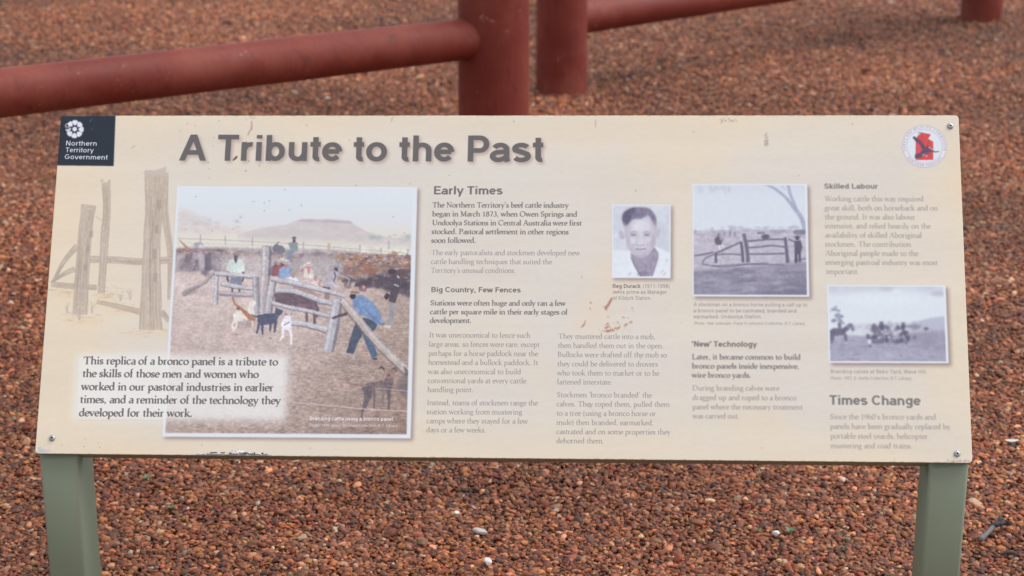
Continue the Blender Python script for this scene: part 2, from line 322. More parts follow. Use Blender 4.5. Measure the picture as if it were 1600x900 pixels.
EM, GB = 100, (-.3, -.4, 1.2, 1.0)      # glyph raster: pixels per em, box in em
def glyph_mask(strokes, nib):
    na, nb, phi, thin, dot = nib
    x0, y0, x1, y1 = GB
    w, h = round((x1-x0)*EM)*2, round((y1-y0)*EM)*2
    m = np.zeros((h, w), bool)
    e1 = (math.cos(phi), math.sin(phi)); e2 = (-e1[1], e1[0])
    def hw(nx, ny, k=1.):
        return k*math.sqrt((na*(nx*e1[0]+ny*e1[1]))**2 + (nb*(nx*e2[0]+ny*e2[1]))**2)
    def fill(q):
        q = (np.array(q)-(x0, y0))*EM*2
        a = np.maximum(np.floor(q.min(0)).astype(int)-1, 0); b = np.ceil(q.max(0)).astype(int)+1
        gx, gy = np.meshgrid(np.arange(a[0], min(b[0], w))+.5, np.arange(a[1], min(b[1], h))+.5)
        ins = np.zeros(gx.shape, bool)
        for i in range(len(q)):
            (xa, ya), (xb, yb) = q[i], q[i-1]
            if ya == yb: continue
            ins ^= ((ya > gy) != (yb > gy)) & (gx < (xb-xa)*(gy-ya)/(yb-ya)+xa)
        m[a[1]:a[1]+ins.shape[0], a[0]:a[0]+ins.shape[1]] |= ins
    for s in strokes:
        k = None
        if isinstance(s, tuple) and s[0] == 'd':
            fill(A(s[1], s[2], dot, dot, 0, 340, 16)); continue
        if isinstance(s, tuple): k, s = s
        p = [s[0]]+[q for o, q in zip(s, s[1:]) if abs(o[0]-q[0])+abs(o[1]-q[1]) > 1e-4]
        L, R = [], []
        closed = len(p) > 8 and math.hypot(p[0][0]-p[-1][0], p[0][1]-p[-1][1]) < .02
        n = len(p)
        for i, (px, py) in enumerate(p):
            ia, ib = (max(i-1, 0), min(i+1, n-1)) if not closed else ((i-1) if i > 0 else n-2, (i+1) if i < n-1 else 1)
            def unit(a, b):
                dx, dy = p[b][0]-p[a][0], p[b][1]-p[a][1]; l = math.hypot(dx, dy) or 1
                return dx/l, dy/l
            d1 = unit(ia, i) if ia != i else unit(i, ib); d2 = unit(i, ib) if ib != i else d1
            tx, ty = d1[0]+d2[0], d1[1]+d2[1]; l = math.hypot(tx, ty) or 1; tx, ty = tx/l, ty/l
            nx, ny = -ty, tx
            c = max(.5, d1[0]*tx+d1[1]*ty)
            r = (thin if k == 't' else hw(nx, ny))/c
            L.append((px+nx*r, py+ny*r)); R.append((px-nx*r, py-ny*r))
        for i in range(n-1): fill([L[i], L[i+1], R[i+1], R[i]])
    m = m.reshape(h//2, 2, w//2, 2).mean((1, 3)).astype(np.float32)
    return m
FONTS = {'sb': (sans_glyphs(), (.078, .062, 0, .05, .07)), 'sr': (sans_glyphs(), (.047, .042, 0, .04, .05)),
         'sm': (sans_glyphs(), (.053, .047, 0, .04, .05)), 'st': (sans_glyphs(), (.077, .063, 0, .05, .07)),
         'gr': (serif_glyphs(), (.047, .024, .35, .020, .048)), 'gb': (serif_glyphs(), (.073, .031, .35, .035, .068))}
GC = {}
def glyph(font, c):
    if (font, c) not in GC:
        G, nib = FONTS[font]
        adv, st = G.get(c, G['o'])
        m = glyph_mask(st, nib)
        if font[0] == 's' and c in 'AKVWMNRXkvwxyz':          # diagonals end in flat cuts on the base and top lines
            y = (np.arange(m.shape[0])+.5)/EM+GB[1]
            top = .716 if c.isupper() or c == 'k' else .52
            m[y > top] = 0
            if c == 'k': m[np.ix_(y > .52, np.arange(m.shape[1]) > (.2-GB[0])*EM)] = 0
            if c != 'y': m[y < 0] = 0
        GC[font, c] = (adv, m)
    return GC[font, c]
def blur(a, r):
    # three-pass box blur with float radius, edges clamped
    n = max(1, int(round(r*1.1)))
    if r <= .3: return a
    for ax in (0, 1):
        for _ in range(3):
            p = np.pad(a, [(n, n) if i == ax else (0, 0) for i in range(a.ndim)], mode='edge')
            c = np.cumsum(p, axis=ax, dtype=np.float64)
            z = np.zeros_like(np.take(c, [0], axis=ax)); c = np.concatenate([z, c], axis=ax)
            k = 2*n+1; m = a.shape[ax]
            a = ((np.take(c, range(k, k+m), axis=ax)-np.take(c, range(0, m), axis=ax))/k).astype(np.float32)
    return a
def text_mask(shape, font, txt, x, y, size, width=None, slant=0., track=0., rot=0.):
    """coverage of one line of text; x, y = start of the baseline in raster px (y down), size = em in px"""
    adv = sum(glyph(font, c)[0]+track for c in txt)
    sx = size if width is None else width/adv
    M = np.zeros(shape, np.float32)
    put_text(M, font, txt, x, y, size, sx, slant, track, rot)
    return M
def put_text(M, font, txt, x, y, size, sx, slant=0., track=0., rot=0.):
    cr, sr = math.cos(rot), math.sin(rot)
    gx0, gy0, gx1, gy1 = GB; pen = 0.
    for c in txt:
        adv, m = glyph(font, c)
        if c != ' ':
            # raster box
            ox, oy = x+pen*sx*cr, y-pen*sx*sr
            cs = [(ox+(u*sx*cr-v*size*sr), oy-(u*sx*sr+v*size*cr)) for u in (gx0*.3, adv+.15) for v in (gy0, .85)]
            ax, bx = int(min(q[0] for q in cs)), int(max(q[0] for q in cs))+2
            ay, by = int(min(q[1] for q in cs)), int(max(q[1] for q in cs))+2
            ax, ay = max(ax, 0), max(ay, 0); bx, by = min(bx, M.shape[1]), min(by, M.shape[0])
            if bx > ax and by > ay:
                acc = 0
                SS = (-.375, -.125, .125, .375)
                for dx in SS:
                    for dy in SS:
                        X, Y = np.meshgrid(np.arange(ax, bx)+.5+dx-ox, -(np.arange(ay, by)+.5+dy-oy))
                        U = (X*cr+Y*sr)/sx; V = (-X*sr+Y*cr)/size
                        U = U-slant*V
                        i = ((U-gx0)*EM).astype(int); j = ((V-gy0)*EM).astype(int)
                        ok = (i >= 0) & (j >= 0) & (i < m.shape[1]) & (j < m.shape[0])
                        acc = acc+np.where(ok, m[np.clip(j, 0, m.shape[0]-1), np.clip(i, 0, m.shape[1]-1)], 0)
                M[ay:by, ax:bx] = np.maximum(M[ay:by, ax:bx], acc/16)
        pen += adv+track
TEXT = [(a, b, c, d, e, f, g, d if len(r) == 0 else r[0]) for a, b, c, d, e, f, g, *r in (
 ('This replica of a bronco panel is a tribute to','gb',130,568.6,433.6,18.2,'i',570.8), ('the skills of those men and women who','gb',128.5,588.6,403.6,18.2,'i',590.3),
 ('worked in our pastoral industries in earlier','gb',126.8,609,426.8,18.2,'i',611), ('times, and a reminder of the technology they','gb',124.7,629.1,437.8,18.2,'i',631.2), ('developed for their work.','gb',123.2,649.8,300.6,18.2,'i',650.8),
 ('Early Times','sb',675.3,303.8,784.5,18,'h'),
 ('The Northern Territory\u2019s beef cattle industry','gb',674.2,324,887,12.5,'b',324.6), ('began in March 1873, when Owen Springs and','gb',673.8,338,900.6,12.5,'b',338.6), ('Undoolya Stations in Central Australia were first','gb',673.7,351.8,907.6,12.5,'b',352.4), ('stocked. Pastoral settlement in other regions','gb',673,365.6,887.2,12.5,'b',366.2), ('soon followed.','gb',672.5,379.4,742.6,12.5,'b'),
 ('The early pastoralists and stockmen developed new','gr',672.5,398.4,905.2,12.5,'l',399), ('cattle handling techniques that suited the','gr',672,412.4,861.3,12.5,'l',412.9), ('Territory\u2019s unusual conditions.','gr',672,426.3,804.6,12.5,'l'),
 ('Big Country, Few Fences','sb',672,456.4,812.8,11.4,'h',457),
 ('Stations were often huge and only ran a few','gb',671.2,477,882.8,12.5,'b',477.8), ('cattle per square mile in their early stages of','gb',670.8,490.8,886,12.5,'b',491.6), ('development.','gb',670.5,504.5,735.8,12.5,'b'),
 ('It was uneconomical to fence such','gr',669.5,527,827.7,12.6,'l',527.8), ('large areas, so fences were rare, except','gr',668.8,541.4,842.2,12.6,'l',542.2), ('perhaps for a horse paddock near the','gr',668.3,555.8,839.7,12.6,'l',556.5), ('homestead and a bullock paddock. It','gr',668,569.8,839.7,12.6,'l',570.5), ('was also uneconomical to build','gr',667.5,584.2,813.2,12.6,'l',584.8), ('conventional yards at every cattle','gr',667,598.4,821.4,12.6,'l',599), ('handling point.','gr',666.8,612.6,738.9,12.6,'l'),
 ('Instead, teams of stockmen range the','gr',666,632.8,839.6,12.6,'l',633.6), ('station working from mustering','gr',665.8,647,815.2,12.6,'l',647.8), ('camps where they stayed for a few','gr',665.5,661.2,824,12.6,'l',662), ('days or a few weeks.','gr',665,675.3,758.9,12.6,'l',675.8),
 ('They mustered cattle into a mob,','gr',871.2,529.2,1023.2,12.6,'l',530), ('then handled them out in the open.','gr',870.5,543.5,1036.4,12.6,'l',544.3), ('Bullocks were drafted off the mob so','gr',870,557.8,1041.4,12.6,'l',558.6), ('they could be delivered to drovers','gr',869.8,572.2,1027.2,12.6,'l',573), ('who took them to market or to be','gr',869.5,586.4,1029.4,12.6,'l',587.2), ('fattened interstate.','gr',869.2,600.6,956,12.6,'l',601),
 ('Stockmen \u2018bronco branded\u2019 the','gr',869,620.6,1017.7,12.6,'l',621.4), ('calves. They roped them, pulled them','gr',868.8,635,1045.9,12.6,'l',635.9), ('to a tree (using a bronco horse or','gr',868.8,649.4,1024.4,12.6,'l',650.2), ('mule) then branded, earmarked,','gr',868.5,663.8,1021,12.6,'l',664.6), ('castrated and on some properties they','gr',868.4,678.2,1047.2,12.6,'l',679.1), ('dehorned them.','gr',868.3,692.5,943.2,12.6,'l',692.9),
 ('Reg Durack','sb',955.8,450,1000,8.8,'d'), ('(1911-1998)','sr',1002.8,450,1045.8,8.8,'c'), ('in his prime as Manager','sr',956,459.3,1041,8.8,'c'), ('of Kildurk Station.','sr',956.2,468.6,1017.2,8.8,'c'),
 ('Skilled Labour','sb',1286.6,294.8,1371.2,11.2,'h'),
 ('Working cattle this way required','gr',1288,314.4,1442.7,12.6,'l',314.6), ('great skill, both on horseback and on','gr',1287.6,328.7,1465.2,12.6,'l',329), ('the ground. It was also labour','gr',1288,342.6,1429.8,12.6,'l',343), ('intensive, and relied heavily on the','gr',1288,356.8,1454,12.6,'l',357.2), ('availability of skilled Aboriginal','gr',1288.6,371.2,1440,12.6,'l',371.6), ('stockmen. The contribution','gr',1288.6,385.3,1423.2,12.6,'l',385.7), ('Aboriginal people made to the','gr',1288.9,399.6,1434.6,12.6,'l',400), ('emerging pastroal industry was most','gr',1289.3,413.8,1465.2,12.6,'l',414.3), ('important.','gr',1290,428.2,1342.2,12.6,'l'),
 ('A stockman on a bronco horse pulling a calf up to','sr',1082.8,478.6,1261,8.3,'c',479.2), ('a bronco panel to be castrated, branded and','sr',1082.8,488.1,1244.2,8.3,'c',488.7), ('earmarked. Undoolya Station.','sr',1082.8,497.6,1190.2,8.3,'c'), ('Photo: Year unknown. Frank H Johnston Collection, N.T. Library.','sr',1083.3,507.4,1258.4,6.6,'c',508),
 ('\u2018New\u2019 Technology','sb',1080,541.8,1182,12.2,'h',542.2),
 ('Later, it became common to build','gb',1080.3,561.5,1250.6,12.5,'b',562.2), ('bronco panels inside inexpensive,','gb',1080.3,575.8,1248.4,12.5,'b',576.5), ('wire bronco yards.','gb',1080.3,590,1173.2,12.5,'b',590.4),
 ('During branding calves were','gr',1081,610.2,1217.4,12.6,'l',610.8), ('dragged up and roped to a bronco','gr',1081,625,1244.2,12.6,'l',625.7), ('panel where the necessary treatment','gr',1081.3,639.6,1254.2,12.6,'l',640.3), ('was carried out.','gr',1081.3,653.9,1155.2,12.6,'l',654.2),
 ('Branding calves at Nebo Yard, Wave Hill.','sr',1297,583.4,1449,8.6,'c',584), ('Photo: 1957. E. Kettle Collection, N.T. Library.','sr',1297,593.5,1425.4,7.2,'c',594),
 ('Times Change','sb',1295.5,632.6,1439,20.8,'h',633.6),
 ('Since the 1960\u2019s bronco yards and','gr',1296.8,655.2,1463,12.9,'l',656), ('panels have been gradually replaced by','gr',1296.8,670.4,1485.6,12.9,'l',671.3), ('portable steel yeards, helicopter','gr',1297.3,685.6,1450.2,12.9,'l',686.3), ('mustering and road trains.','gr',1297.8,700.6,1426.2,12.9,'l',701.2))]
# ------------------------------------------------------------------ the sign's flat print (numpy raster, panel space); darks lightened by fading and a painted sky-reflection veil
RW, RH = 3000, 1150
PC = [(95, 181), (1497, 180), (1520, 724), (55, 708)]          # the panel's corners as measured, for the layout of the print
def homography(src, dst):
    M = []; b = []
    for (x, y), (u, v) in zip(src, dst):
        M += [[x, y, 1, 0, 0, 0, -u*x, -u*y], [0, 0, 0, x, y, 1, -v*x, -v*y]]; b += [u, v]
    return np.append(np.linalg.solve(np.array(M, float), np.array(b, float)), 1).reshape(3, 3)
HM = homography(PC, [(0, 0), (RW, 0), (RW, RH), (0, RH)])
def T(x, y):
    w = HM[2, 0]*x+HM[2, 1]*y+1
    return (HM[0, 0]*x+HM[0, 1]*y+HM[0, 2])/w, (HM[1, 0]*x+HM[1, 1]*y+HM[1, 2])/w
RS = 2.08                                                        # raster px per layout px
rng = np.random.default_rng(7)
def noise(h, w, cell, octs=3, seed=0, ax=1., fall=.55):
    r = np.random.default_rng(seed); out = np.zeros((h, w), np.float32); a = 1.; tot = 0
    for o in range(octs):
        cx, cy = max(cell*ax, 1.), max(cell, 1.)
        gh, gw = int(h/cy)+3, int(w/cx)+3
        g = r.random((gh, gw)).astype(np.float32)
        y = np.arange(h)/cy; x = np.arange(w)/cx
        yi, xi = y.astype(int), x.astype(int); fy, fx = (y-yi), (x-xi)
        fy = (fy*fy*(3-2*fy))[:, None].astype(np.float32); fx = (fx*fx*(3-2*fx))[None].astype(np.float32)
        v = (g[yi][:, xi]*(1-fx)+g[yi][:, xi+1]*fx)*(1-fy)+(g[yi+1][:, xi]*(1-fx)+g[yi+1][:, xi+1]*fx)*fy
        out += a*v; tot += a; a *= fall; cell /= 2
    return out/tot-.5
def rgb(c): return np.array(c, np.float32)/255
C = np.zeros((RH, RW, 3), np.float32)
def cover(pts, soft=0., conv=True):
    q = np.array([T(*p) for p in pts]) if conv else np.array(pts, float)
    pad = int(soft*3.5)+3
    ax, ay = np.floor(q.min(0)).astype(int)-pad; bx, by = np.ceil(q.max(0)).astype(int)+pad
    ax, ay, bx, by = max(ax, 0), max(ay, 0), min(bx, RW), min(by, RH)
    if bx <= ax or by <= ay: return None
    h, w = by-ay, bx-ax
    gx = (np.arange(w*2)+.5)/2+ax
    gy = (np.arange(h*2)+.5)/2+ay
    m = np.zeros((h*2, w*2), bool)
    for i in range(len(q)):
        (xa, ya), (xb, yb) = q[i], q[i-1]
        if ya == yb: continue
        lo, hi = (ya, yb) if ya < yb else (yb, ya)
        rows = np.where((gy > lo) & (gy <= hi))[0]
        if len(rows):
            xs = (xb-xa)*(gy[rows]-ya)/(yb-ya)+xa
            m[rows] ^= gx[None] < xs[:, None]
    m = m.reshape(h, 2, w, 2).mean((1, 3)).astype(np.float32)
    if soft > .3: m = blur(m, soft)
    return ax, ay, bx, by, m
def put(cv, col, alpha=1., tex=0., seed=1, cell=4, ax=1.):
    if cv is None: return
    x0, y0, x1, y1, m = cv
    col = rgb(col)[None, None]
    if tex:
        n = noise(y1-y0, x1-x0, cell, 3, seed+x0*7+y0, ax)
        col = np.clip(col*(1+tex*2*n[..., None]), 0, 1)
    a = (m*alpha)[..., None]
    C[y0:y1, x0:x1] = C[y0:y1, x0:x1]*(1-a)+col*a
def poly(pts, col, alpha=1., soft=.6, **k): put(cover(pts, soft), col, alpha, **k)
def blob(x, y, rx, ry, col, alpha=1., soft=.6, ang=0., wob=0., **k):
    r = np.random.default_rng(int(x*13+y*7)); t = np.linspace(0, 2*math.pi, 20, endpoint=False)
    m = 1+wob*(r.random(20)-.5)*2; c, s = math.cos(math.radians(ang)), math.sin(math.radians(ang))
    poly([(x+rx*math.cos(a)*q*c-ry*math.sin(a)*q*s, y+rx*math.cos(a)*q*s+ry*math.sin(a)*q*c) for a, q in zip(t, m)], col, alpha, soft, **k)
def smooth(p, n=6):
    if len(p) < 3: return np.linspace(np.array(p[0], float), np.array(p[-1], float), 12)
    p = np.array(p, float); e = np.vstack([2*p[0]-p[1], p, 2*p[-1]-p[-2]]); out = []
    for i in range(1, len(e)-2):
        for t in np.linspace(0, 1, n, endpoint=False):
            out.append(.5*((2*e[i])+(-e[i-1]+e[i+1])*t+(2*e[i-1]-5*e[i]+4*e[i+1]-e[i+2])*t*t+(-e[i-1]+3*e[i]-3*e[i+1]+e[i+2])*t**3))
    out.append(e[-2]); return np.array(out)
def ribbon(pts, w, rag=0., seed=3):
    w = [w]*len(pts) if not hasattr(w, '__len__') else w
    q = smooth([(a, b, c) for (a, b), c in zip(pts, w)]); q = np.array(q, float)
    r = np.random.default_rng(seed+int(q[0, 0]))
    d = np.gradient(q[:, :2], axis=0); l = np.hypot(d[:, 0], d[:, 1])+1e-6
    n = np.stack([-d[:, 1]/l, d[:, 0]/l], 1)
    h1 = (q[:, 2]/2*(1+rag*(r.random(len(q))-.5)))[:, None]; h2 = (q[:, 2]/2*(1+rag*(r.random(len(q))-.5)))[:, None]
    return q, n, [tuple(v) for v in np.vstack([q[:, :2]+n*h1, (q[:, :2]-n*h2)[::-1]])]
def stroke(pts, w, col, alpha=1., soft=.6, rag=0., **k):
    q, n, pl = ribbon(pts, w, rag); poly(pl, col, alpha, soft, **k)
def log(pts, w, col=(192, 190, 198), dark=(112, 106, 118), lite=(214, 212, 218), side=1):
    """a weathered rail in the printed photo: body, shaded lower edge, lit upper edge, grain"""
    w = [w]*len(pts) if not hasattr(w, '__len__') else w
    stroke(pts, w, dark, .75, .8, .12)
    stroke([(x, y-.14*v) if side else (x-.14*v, y) for (x, y), v in zip(pts, w)], [v*.78 for v in w], col, 1, .8, .15, tex=.09, cell=6)
    stroke([(x, y-.28*v) if side else (x-.28*v, y) for (x, y), v in zip(pts, w)], [v*.25 for v in w], lite, .65, 1., .3, tex=.1, cell=4)
def line(txt, font, x0, y0, x1, size, col, alpha=1., y1=None, soft=.0, slant=0., stretch=1.):
    """a line of print from (x0, y0) to (x1, y1) on its baseline, em size in layout px"""
    y1 = y0 if y1 is None else y1
    a, b = T(x0, y0), T(x1, y1)
    adv = sum(glyph(font, c)[0] for c in txt)
    rot = math.atan2(-(b[1]-a[1]), b[0]-a[0]); wd = math.hypot(b[0]-a[0], b[1]-a[1])
    s = T(x0, y0-10)[1]; sc = (a[1]-s)/10*size*stretch
    X0, Y0, X1, Y1 = int(a[0]-sc), int(min(a[1], b[1])-sc*1.3), int(b[0]+sc), int(max(a[1], b[1])+sc*.7)
    X0, Y0 = max(X0, 0), max(Y0, 0); X1, Y1 = min(X1, RW), min(Y1, RH)
    M = np.zeros((Y1-Y0, X1-X0), np.float32)
    put_text(M, font, txt, a[0]-X0, a[1]-Y0, sc, wd/adv, slant, 0, rot)
    if soft > .3: M = blur(M, soft)
    put((X0, Y0, X1, Y1, M), col, alpha)
    return X0, Y0, X1, Y1, M

def paint():
    global C
    # --- board ground: cream print, weathered in cloudy patches and long faint streaks
    base = rgb((217, 212, 202))[None, None]
    n1 = noise(RH, RW, 420, 3, 11); n2 = noise(RH, RW, 60, 3, 12, 8.); n3 = noise(RH, RW, 6, 2, 13, 3)
    warm = np.clip(.35+2.4*n1, 0, 1)[..., None]
    xx = np.linspace(0, 1, RW)[None, :]; yy = np.linspace(0, 1, RH)[:, None]
    edge = np.clip(1-np.minimum(np.minimum(xx*9, (1-xx)*14), np.minimum(yy*6, (1-yy)*7)), 0, 1)[..., None]*.7
    warm = np.clip(warm*.55+edge+.35*np.clip(1-xx*4.2, 0, 1)[..., None], 0, 1)
    C[:] = base*(1-warm)+rgb((226, 213, 190))[None, None]*warm
    C[:] *= (1+.035*n2+.02*n3)[..., None]
    m = np.clip(n2*3-.75, 0, 1)*.35
    C[:] = C*(1-m[..., None])+rgb((226, 202, 172))*m[..., None]
    for x, y, rx, ry, a in ((960, 430, 45, 30, .3), (930, 490, 40, 40, .3), (1180, 640, 60, 40, .18), (250, 700, 120, 7, .35), (880, 210, 200, 14, .16),
                            (1060, 250, 90, 12, .2), (700, 560, 40, 60, .12), (845, 590, 14, 30, .25), (1370, 430, 60, 10, .15), (105, 330, 40, 60, .18), (1490, 270, 12, 70, .3)):
        blob(x, y, rx, ry, (232, 206, 174), a, 22, 0, .3)
    # --- pencil sketch of old yard posts
    def sk(pts, w, a=.8, knots=0):
        stroke(pts, w, (196, 182, 166), min(1, a+.12), .9, .16, tex=.07, cell=8)
        q, n, _ = ribbon(pts, w)
        for i in range(int(max(w if hasattr(w, '__len__') else [w])*1.5)+2):
            o = rng.uniform(-.45, .45); i0 = rng.integers(0, max(1, len(q)-4)); i1 = min(len(q), i0+rng.integers(4, 14))
            pp = [tuple(q[j, :2]+n[j]*q[j, 2]*(o+.05*math.sin(j*.9+i))) for j in range(i0, i1)]
            if len(pp) > 2: stroke(pp[::2], .7, (160, 146, 136) if i % 3 else (216, 207, 196), .6, .5)
        for sgn in (.47, -.47): stroke([tuple(q[j, :2]+n[j]*q[j, 2]*sgn) for j in range(0, len(q), 2)], .9, (168, 155, 146), .6, .6)
    sk([(258, 270), (257, 331), (266, 399), (265, 468)], [8, 10, 9, 7])
    sk([(140, 405), (179, 406), (222, 409), (275, 405)], 10)
    sk([(165, 285), (166.5, 325), (163, 374), (158, 458)], [13, 11, 12, 10]); stroke([(160, 284), (158, 281)], 4, (190, 177, 166), .8); stroke([(169, 286), (171, 281)], 4, (190, 177, 166), .8)
    sk([(121, 384), (101, 407), (84, 437)], [9, 6, 3]); sk([(117, 420), (98, 429), (80, 441)], [8, 6, 3]); sk([(80, 444), (113, 447), (151, 449)], 8)
    stroke([(149, 338), (160, 345)], 1.5, (190, 178, 168), .7)
    sk([(138.5, 320), (132, 374), (124.5, 491)], [22, 21, 23])
    sk([(151, 471), (185, 479), (222, 488)], [6, 7, 9]); sk([(252, 486), (264, 502)], [8, 7])
    sk([(241, 268), (240, 328), (236.5, 390), (235, 515)], [32, 28, 27, 36]); poly([(224, 272), (226, 266), (243, 266), (259, 260), (259, 275)], (200, 188, 177), .9)
    for x, y, w_, h_ in ((248, 319, 7, 13), (244, 358, 6, 12), (241, 397, 7, 16), (242, 433, 6, 14), (142, 366, 6, 10), (137, 388, 6, 10), (133, 418, 5, 9)):
        poly([(x-w_/2, y-h_/2), (x+w_/2, y-h_/2), (x+w_/2, y+h_/2), (x-w_/2, y+h_/2)], (168, 154, 144), .65, 1.)
    for cx, cy, w_ in ((128, 497, 50), (190, 480, 40), (235, 517, 55), (100, 455, 30), (165, 460, 22)):
        blob(cx, cy+4, w_*.7, 7, (228, 200, 164), .35, 6)
        for i in range(24):
            x = cx+rng.normal()*w_*.42; y = cy+rng.normal()*5; l = rng.uniform(4, 12)
            stroke([(x, y), (x+l*.5, y-rng.uniform(0, 1.5)), (x+l, y+rng.uniform(-1, 1))], .7, (186, 168, 150), .6, .5)
    for cx, cy in ((105, 489), (144, 489), (188, 470), (203, 468), (124, 500)):
        for i in range(7):
            stroke([(cx, cy), (cx+rng.uniform(-3, 3), cy-7), (cx+rng.uniform(-8, 8), cy-rng.uniform(9, 20))], .6, (180, 165, 150), .6, .5)
    # --- the printed photographs
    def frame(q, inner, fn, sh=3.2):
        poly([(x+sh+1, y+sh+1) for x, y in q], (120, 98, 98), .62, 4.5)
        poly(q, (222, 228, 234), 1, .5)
        keep = C.copy(); fn(); cv = cover(inner, .5)
        x0, y0, x1, y1, m = cv; new = C[y0:y1, x0:x1]*m[..., None]+keep[y0:y1, x0:x1]*(1-m[..., None])
        C[:] = keep; C[y0:y1, x0:x1] = new
    def area(x0, y0, x1, y1):
        a = T(min(x0, x1), y0); b = T(x1, y1); return max(int(a[0])-60, 0), max(int(a[1])-10, 0), min(int(b[0])+60, RW), min(int(b[1])+10, RH)
    def big():
        X0, Y0, X1, Y1 = area(252, 289, 652, 686)
        h, w = Y1-Y0, X1-X0
        g = np.linspace(289, 686, h)[:, None]; gx = np.linspace(240, 665, w)[None]
        S = np.zeros((h, w, 3), np.float32)
        def mix(c, m): S[:] = S*(1-m[..., None])+rgb(c)*m[..., None]
        mix((219, 228, 234), np.ones((h, w)))
        mix((218, 222, 224), np.clip((g-310)/50+0*gx, 0, 1))
        mix((223, 219, 209), np.clip((g-352)/18+0*gx, 0, 1))
        C[Y0:Y1, X0:X1] = S
        poly([(270, 325), (290, 327), (318, 341), (345, 353), (400, 362), (270, 380)], (216, 208, 203), .8, 5, tex=.06, cell=10, ax=2)
        for _ in range(30): blob(rng.uniform(276, 380), 349+rng.normal()*5, 5, 1.6, (186, 186, 192), .3, 2)
        poly([(370, 366), (410, 355), (445, 351), (462, 345), (470, 342), (508, 342), (546, 344.5), (551, 350), (572, 362), (602, 370), (650, 376), (650, 392), (370, 380)], (201, 194, 194), .85, 2.2, tex=.05, cell=14, ax=2)
        poly([(462, 346), (470, 342.5), (546, 345), (551, 350), (535, 348.5), (490, 346)], (172, 162, 168), .6, 1.5)
        poly([(270, 362), (400, 372), (520, 377), (650, 384), (650, 412), (270, 400)], (224, 221, 206), .8, 5)
        for _ in range(26): blob(rng.choice([rng.uniform(570, 598), rng.uniform(606, 640)]), 371+rng.normal()*2.5, 4, 2, (160, 172, 170), .35, 1.5)
        stroke([(277, 372), (350, 375), (430, 379), (520, 386), (640, 396)], 1.1, (160, 158, 166), .7, .6)
        stroke([(277, 379), (420, 384), (520, 392), (640, 401)], .9, (178, 174, 178), .5, .6)
        for x, y in ((312, 370), (351, 372), (393, 374), (473, 381), (561, 386), (594, 390), (636, 393), (606, 380)):
            stroke([(x, y-4), (x, y+10)], 1.8, (150, 148, 158), .7, .6)
        stroke([(512.5, 379), (513, 396)], 4, (196, 170, 140), .9)
        # ground
        gy0 = 421+np.clip((gx-430)/210, 0, 1)*26
        gm = np.clip((g-gy0)/8, 0, 1)
        S = C[Y0:Y1, X0:X1].copy()
        t = np.clip((g-455)/260, 0, 1)*.62+np.clip((gx-440)/210, 0, 1)*.55
        gc = rgb((210, 194, 189))*(1-np.clip(t, 0, 1))[..., None]+rgb((142, 119, 107))*np.clip(t, 0, 1)[..., None]
        tx = noise(h, w, 5, 2, 5, 2.2)*.34+noise(h, w, 26, 3, 6, 3)*.16+noise(h, w, 2.4, 1, 9)*.10
        amp = np.clip(.2+(g-440)/260+(gx-430)/500, .2, 1)
        gc = gc*(1+tx*amp)[..., None]
        C[Y0:Y1, X0:X1] = S*(1-gm[..., None])+gc*gm[..., None]
        for _ in range(90):
            x, y = rng.uniform(300, 640), rng.uniform(520, 680); blob(x, y, rng.uniform(.8, 2.6), rng.uniform(.5, 1.1), (95, 80, 82) if rng.random() < .6 else (214, 202, 196), .55, .6)
        for _ in range(26):
            x, y = rng.uniform(275, 470), rng.uniform(450, 560); stroke([(x, y), (x+rng.uniform(6, 18), y+rng.uniform(-5, 3))], .8, (222, 210, 200), .5, .6)
        # herd
        poly([(272, 388), (300, 385), (410, 388), (520, 390), (645, 402), (645, 455), (560, 445), (520, 432), (420, 424), (272, 424)], (168, 158, 164), .95, 2.5, tex=.2, cell=14)
        cols = [(176, 150, 142), (150, 118, 108), (190, 168, 160), (132, 118, 128), (112, 100, 112), (158, 134, 130)]
        for i in range(150):
            x = rng.uniform(275, 645); k = (x-275)/370; y = 389+k*12+abs(rng.normal())*5
            blob(x, y, rng.uniform(3, 9), rng.uniform(1.4, 3.2), cols[rng.integers(6)], .75, .8, rng.uniform(-12, 12), .25)
        for i in range(60):
            x = rng.uniform(275, 345); y = rng.uniform(396, 424); blob(x, y, rng.uniform(2, 5), rng.uniform(5, 10), [(122, 106, 112), (150, 140, 150), (104, 96, 114), (175, 168, 176)][rng.integers(4)], .5, 1.8, 0, .2)
        poly([(300, 392), (313, 391), (319, 400), (318, 424), (311, 420), (308, 402), (301, 420)], (196, 190, 198), .65, 1.6); poly([(319, 396), (329, 394), (331, 420), (321, 423)], (92, 88, 106), .7, 1.6)
        blob(309, 382, 8, 4, (160, 156, 170), .9, .8); blob(313, 384, 3, 3, (214, 214, 224), .9, .8); stroke([(279, 374), (290, 386), (297, 390)], [1.5, 4, 4], (178, 138, 126), .9)
        blob(390, 409, 60, 13, (196, 186, 186), .7, 9); blob(500, 412, 40, 14, (178, 170, 172), .7, 8)
        for i in range(120):
            x = rng.uniform(530, 645); y = rng.uniform(398, 452)
            c = [(154, 114, 96), (168, 132, 108), (124, 100, 98), (104, 90, 98), (84, 76, 90), (140, 106, 94)][min(5, int(rng.integers(3)+(y-398)/18))]
            blob(x, y, rng.uniform(4, 10), rng.uniform(2, 6), c, .7, 1.2, rng.uniform(-15, 15), .25)
        blob(544, 411, 11, 4, (190, 144, 112), .9, 1.2); blob(573, 419, 17, 10, (148, 108, 94), .9, 1.5, 8, .1); blob(546, 424, 12, 8, (140, 106, 104), .8, 1.6)
        poly([(552, 438), (600, 428), (645, 418), (645, 466), (600, 452), (556, 446)], (74, 66, 78), .75, 2.5, tex=.2, cell=10)
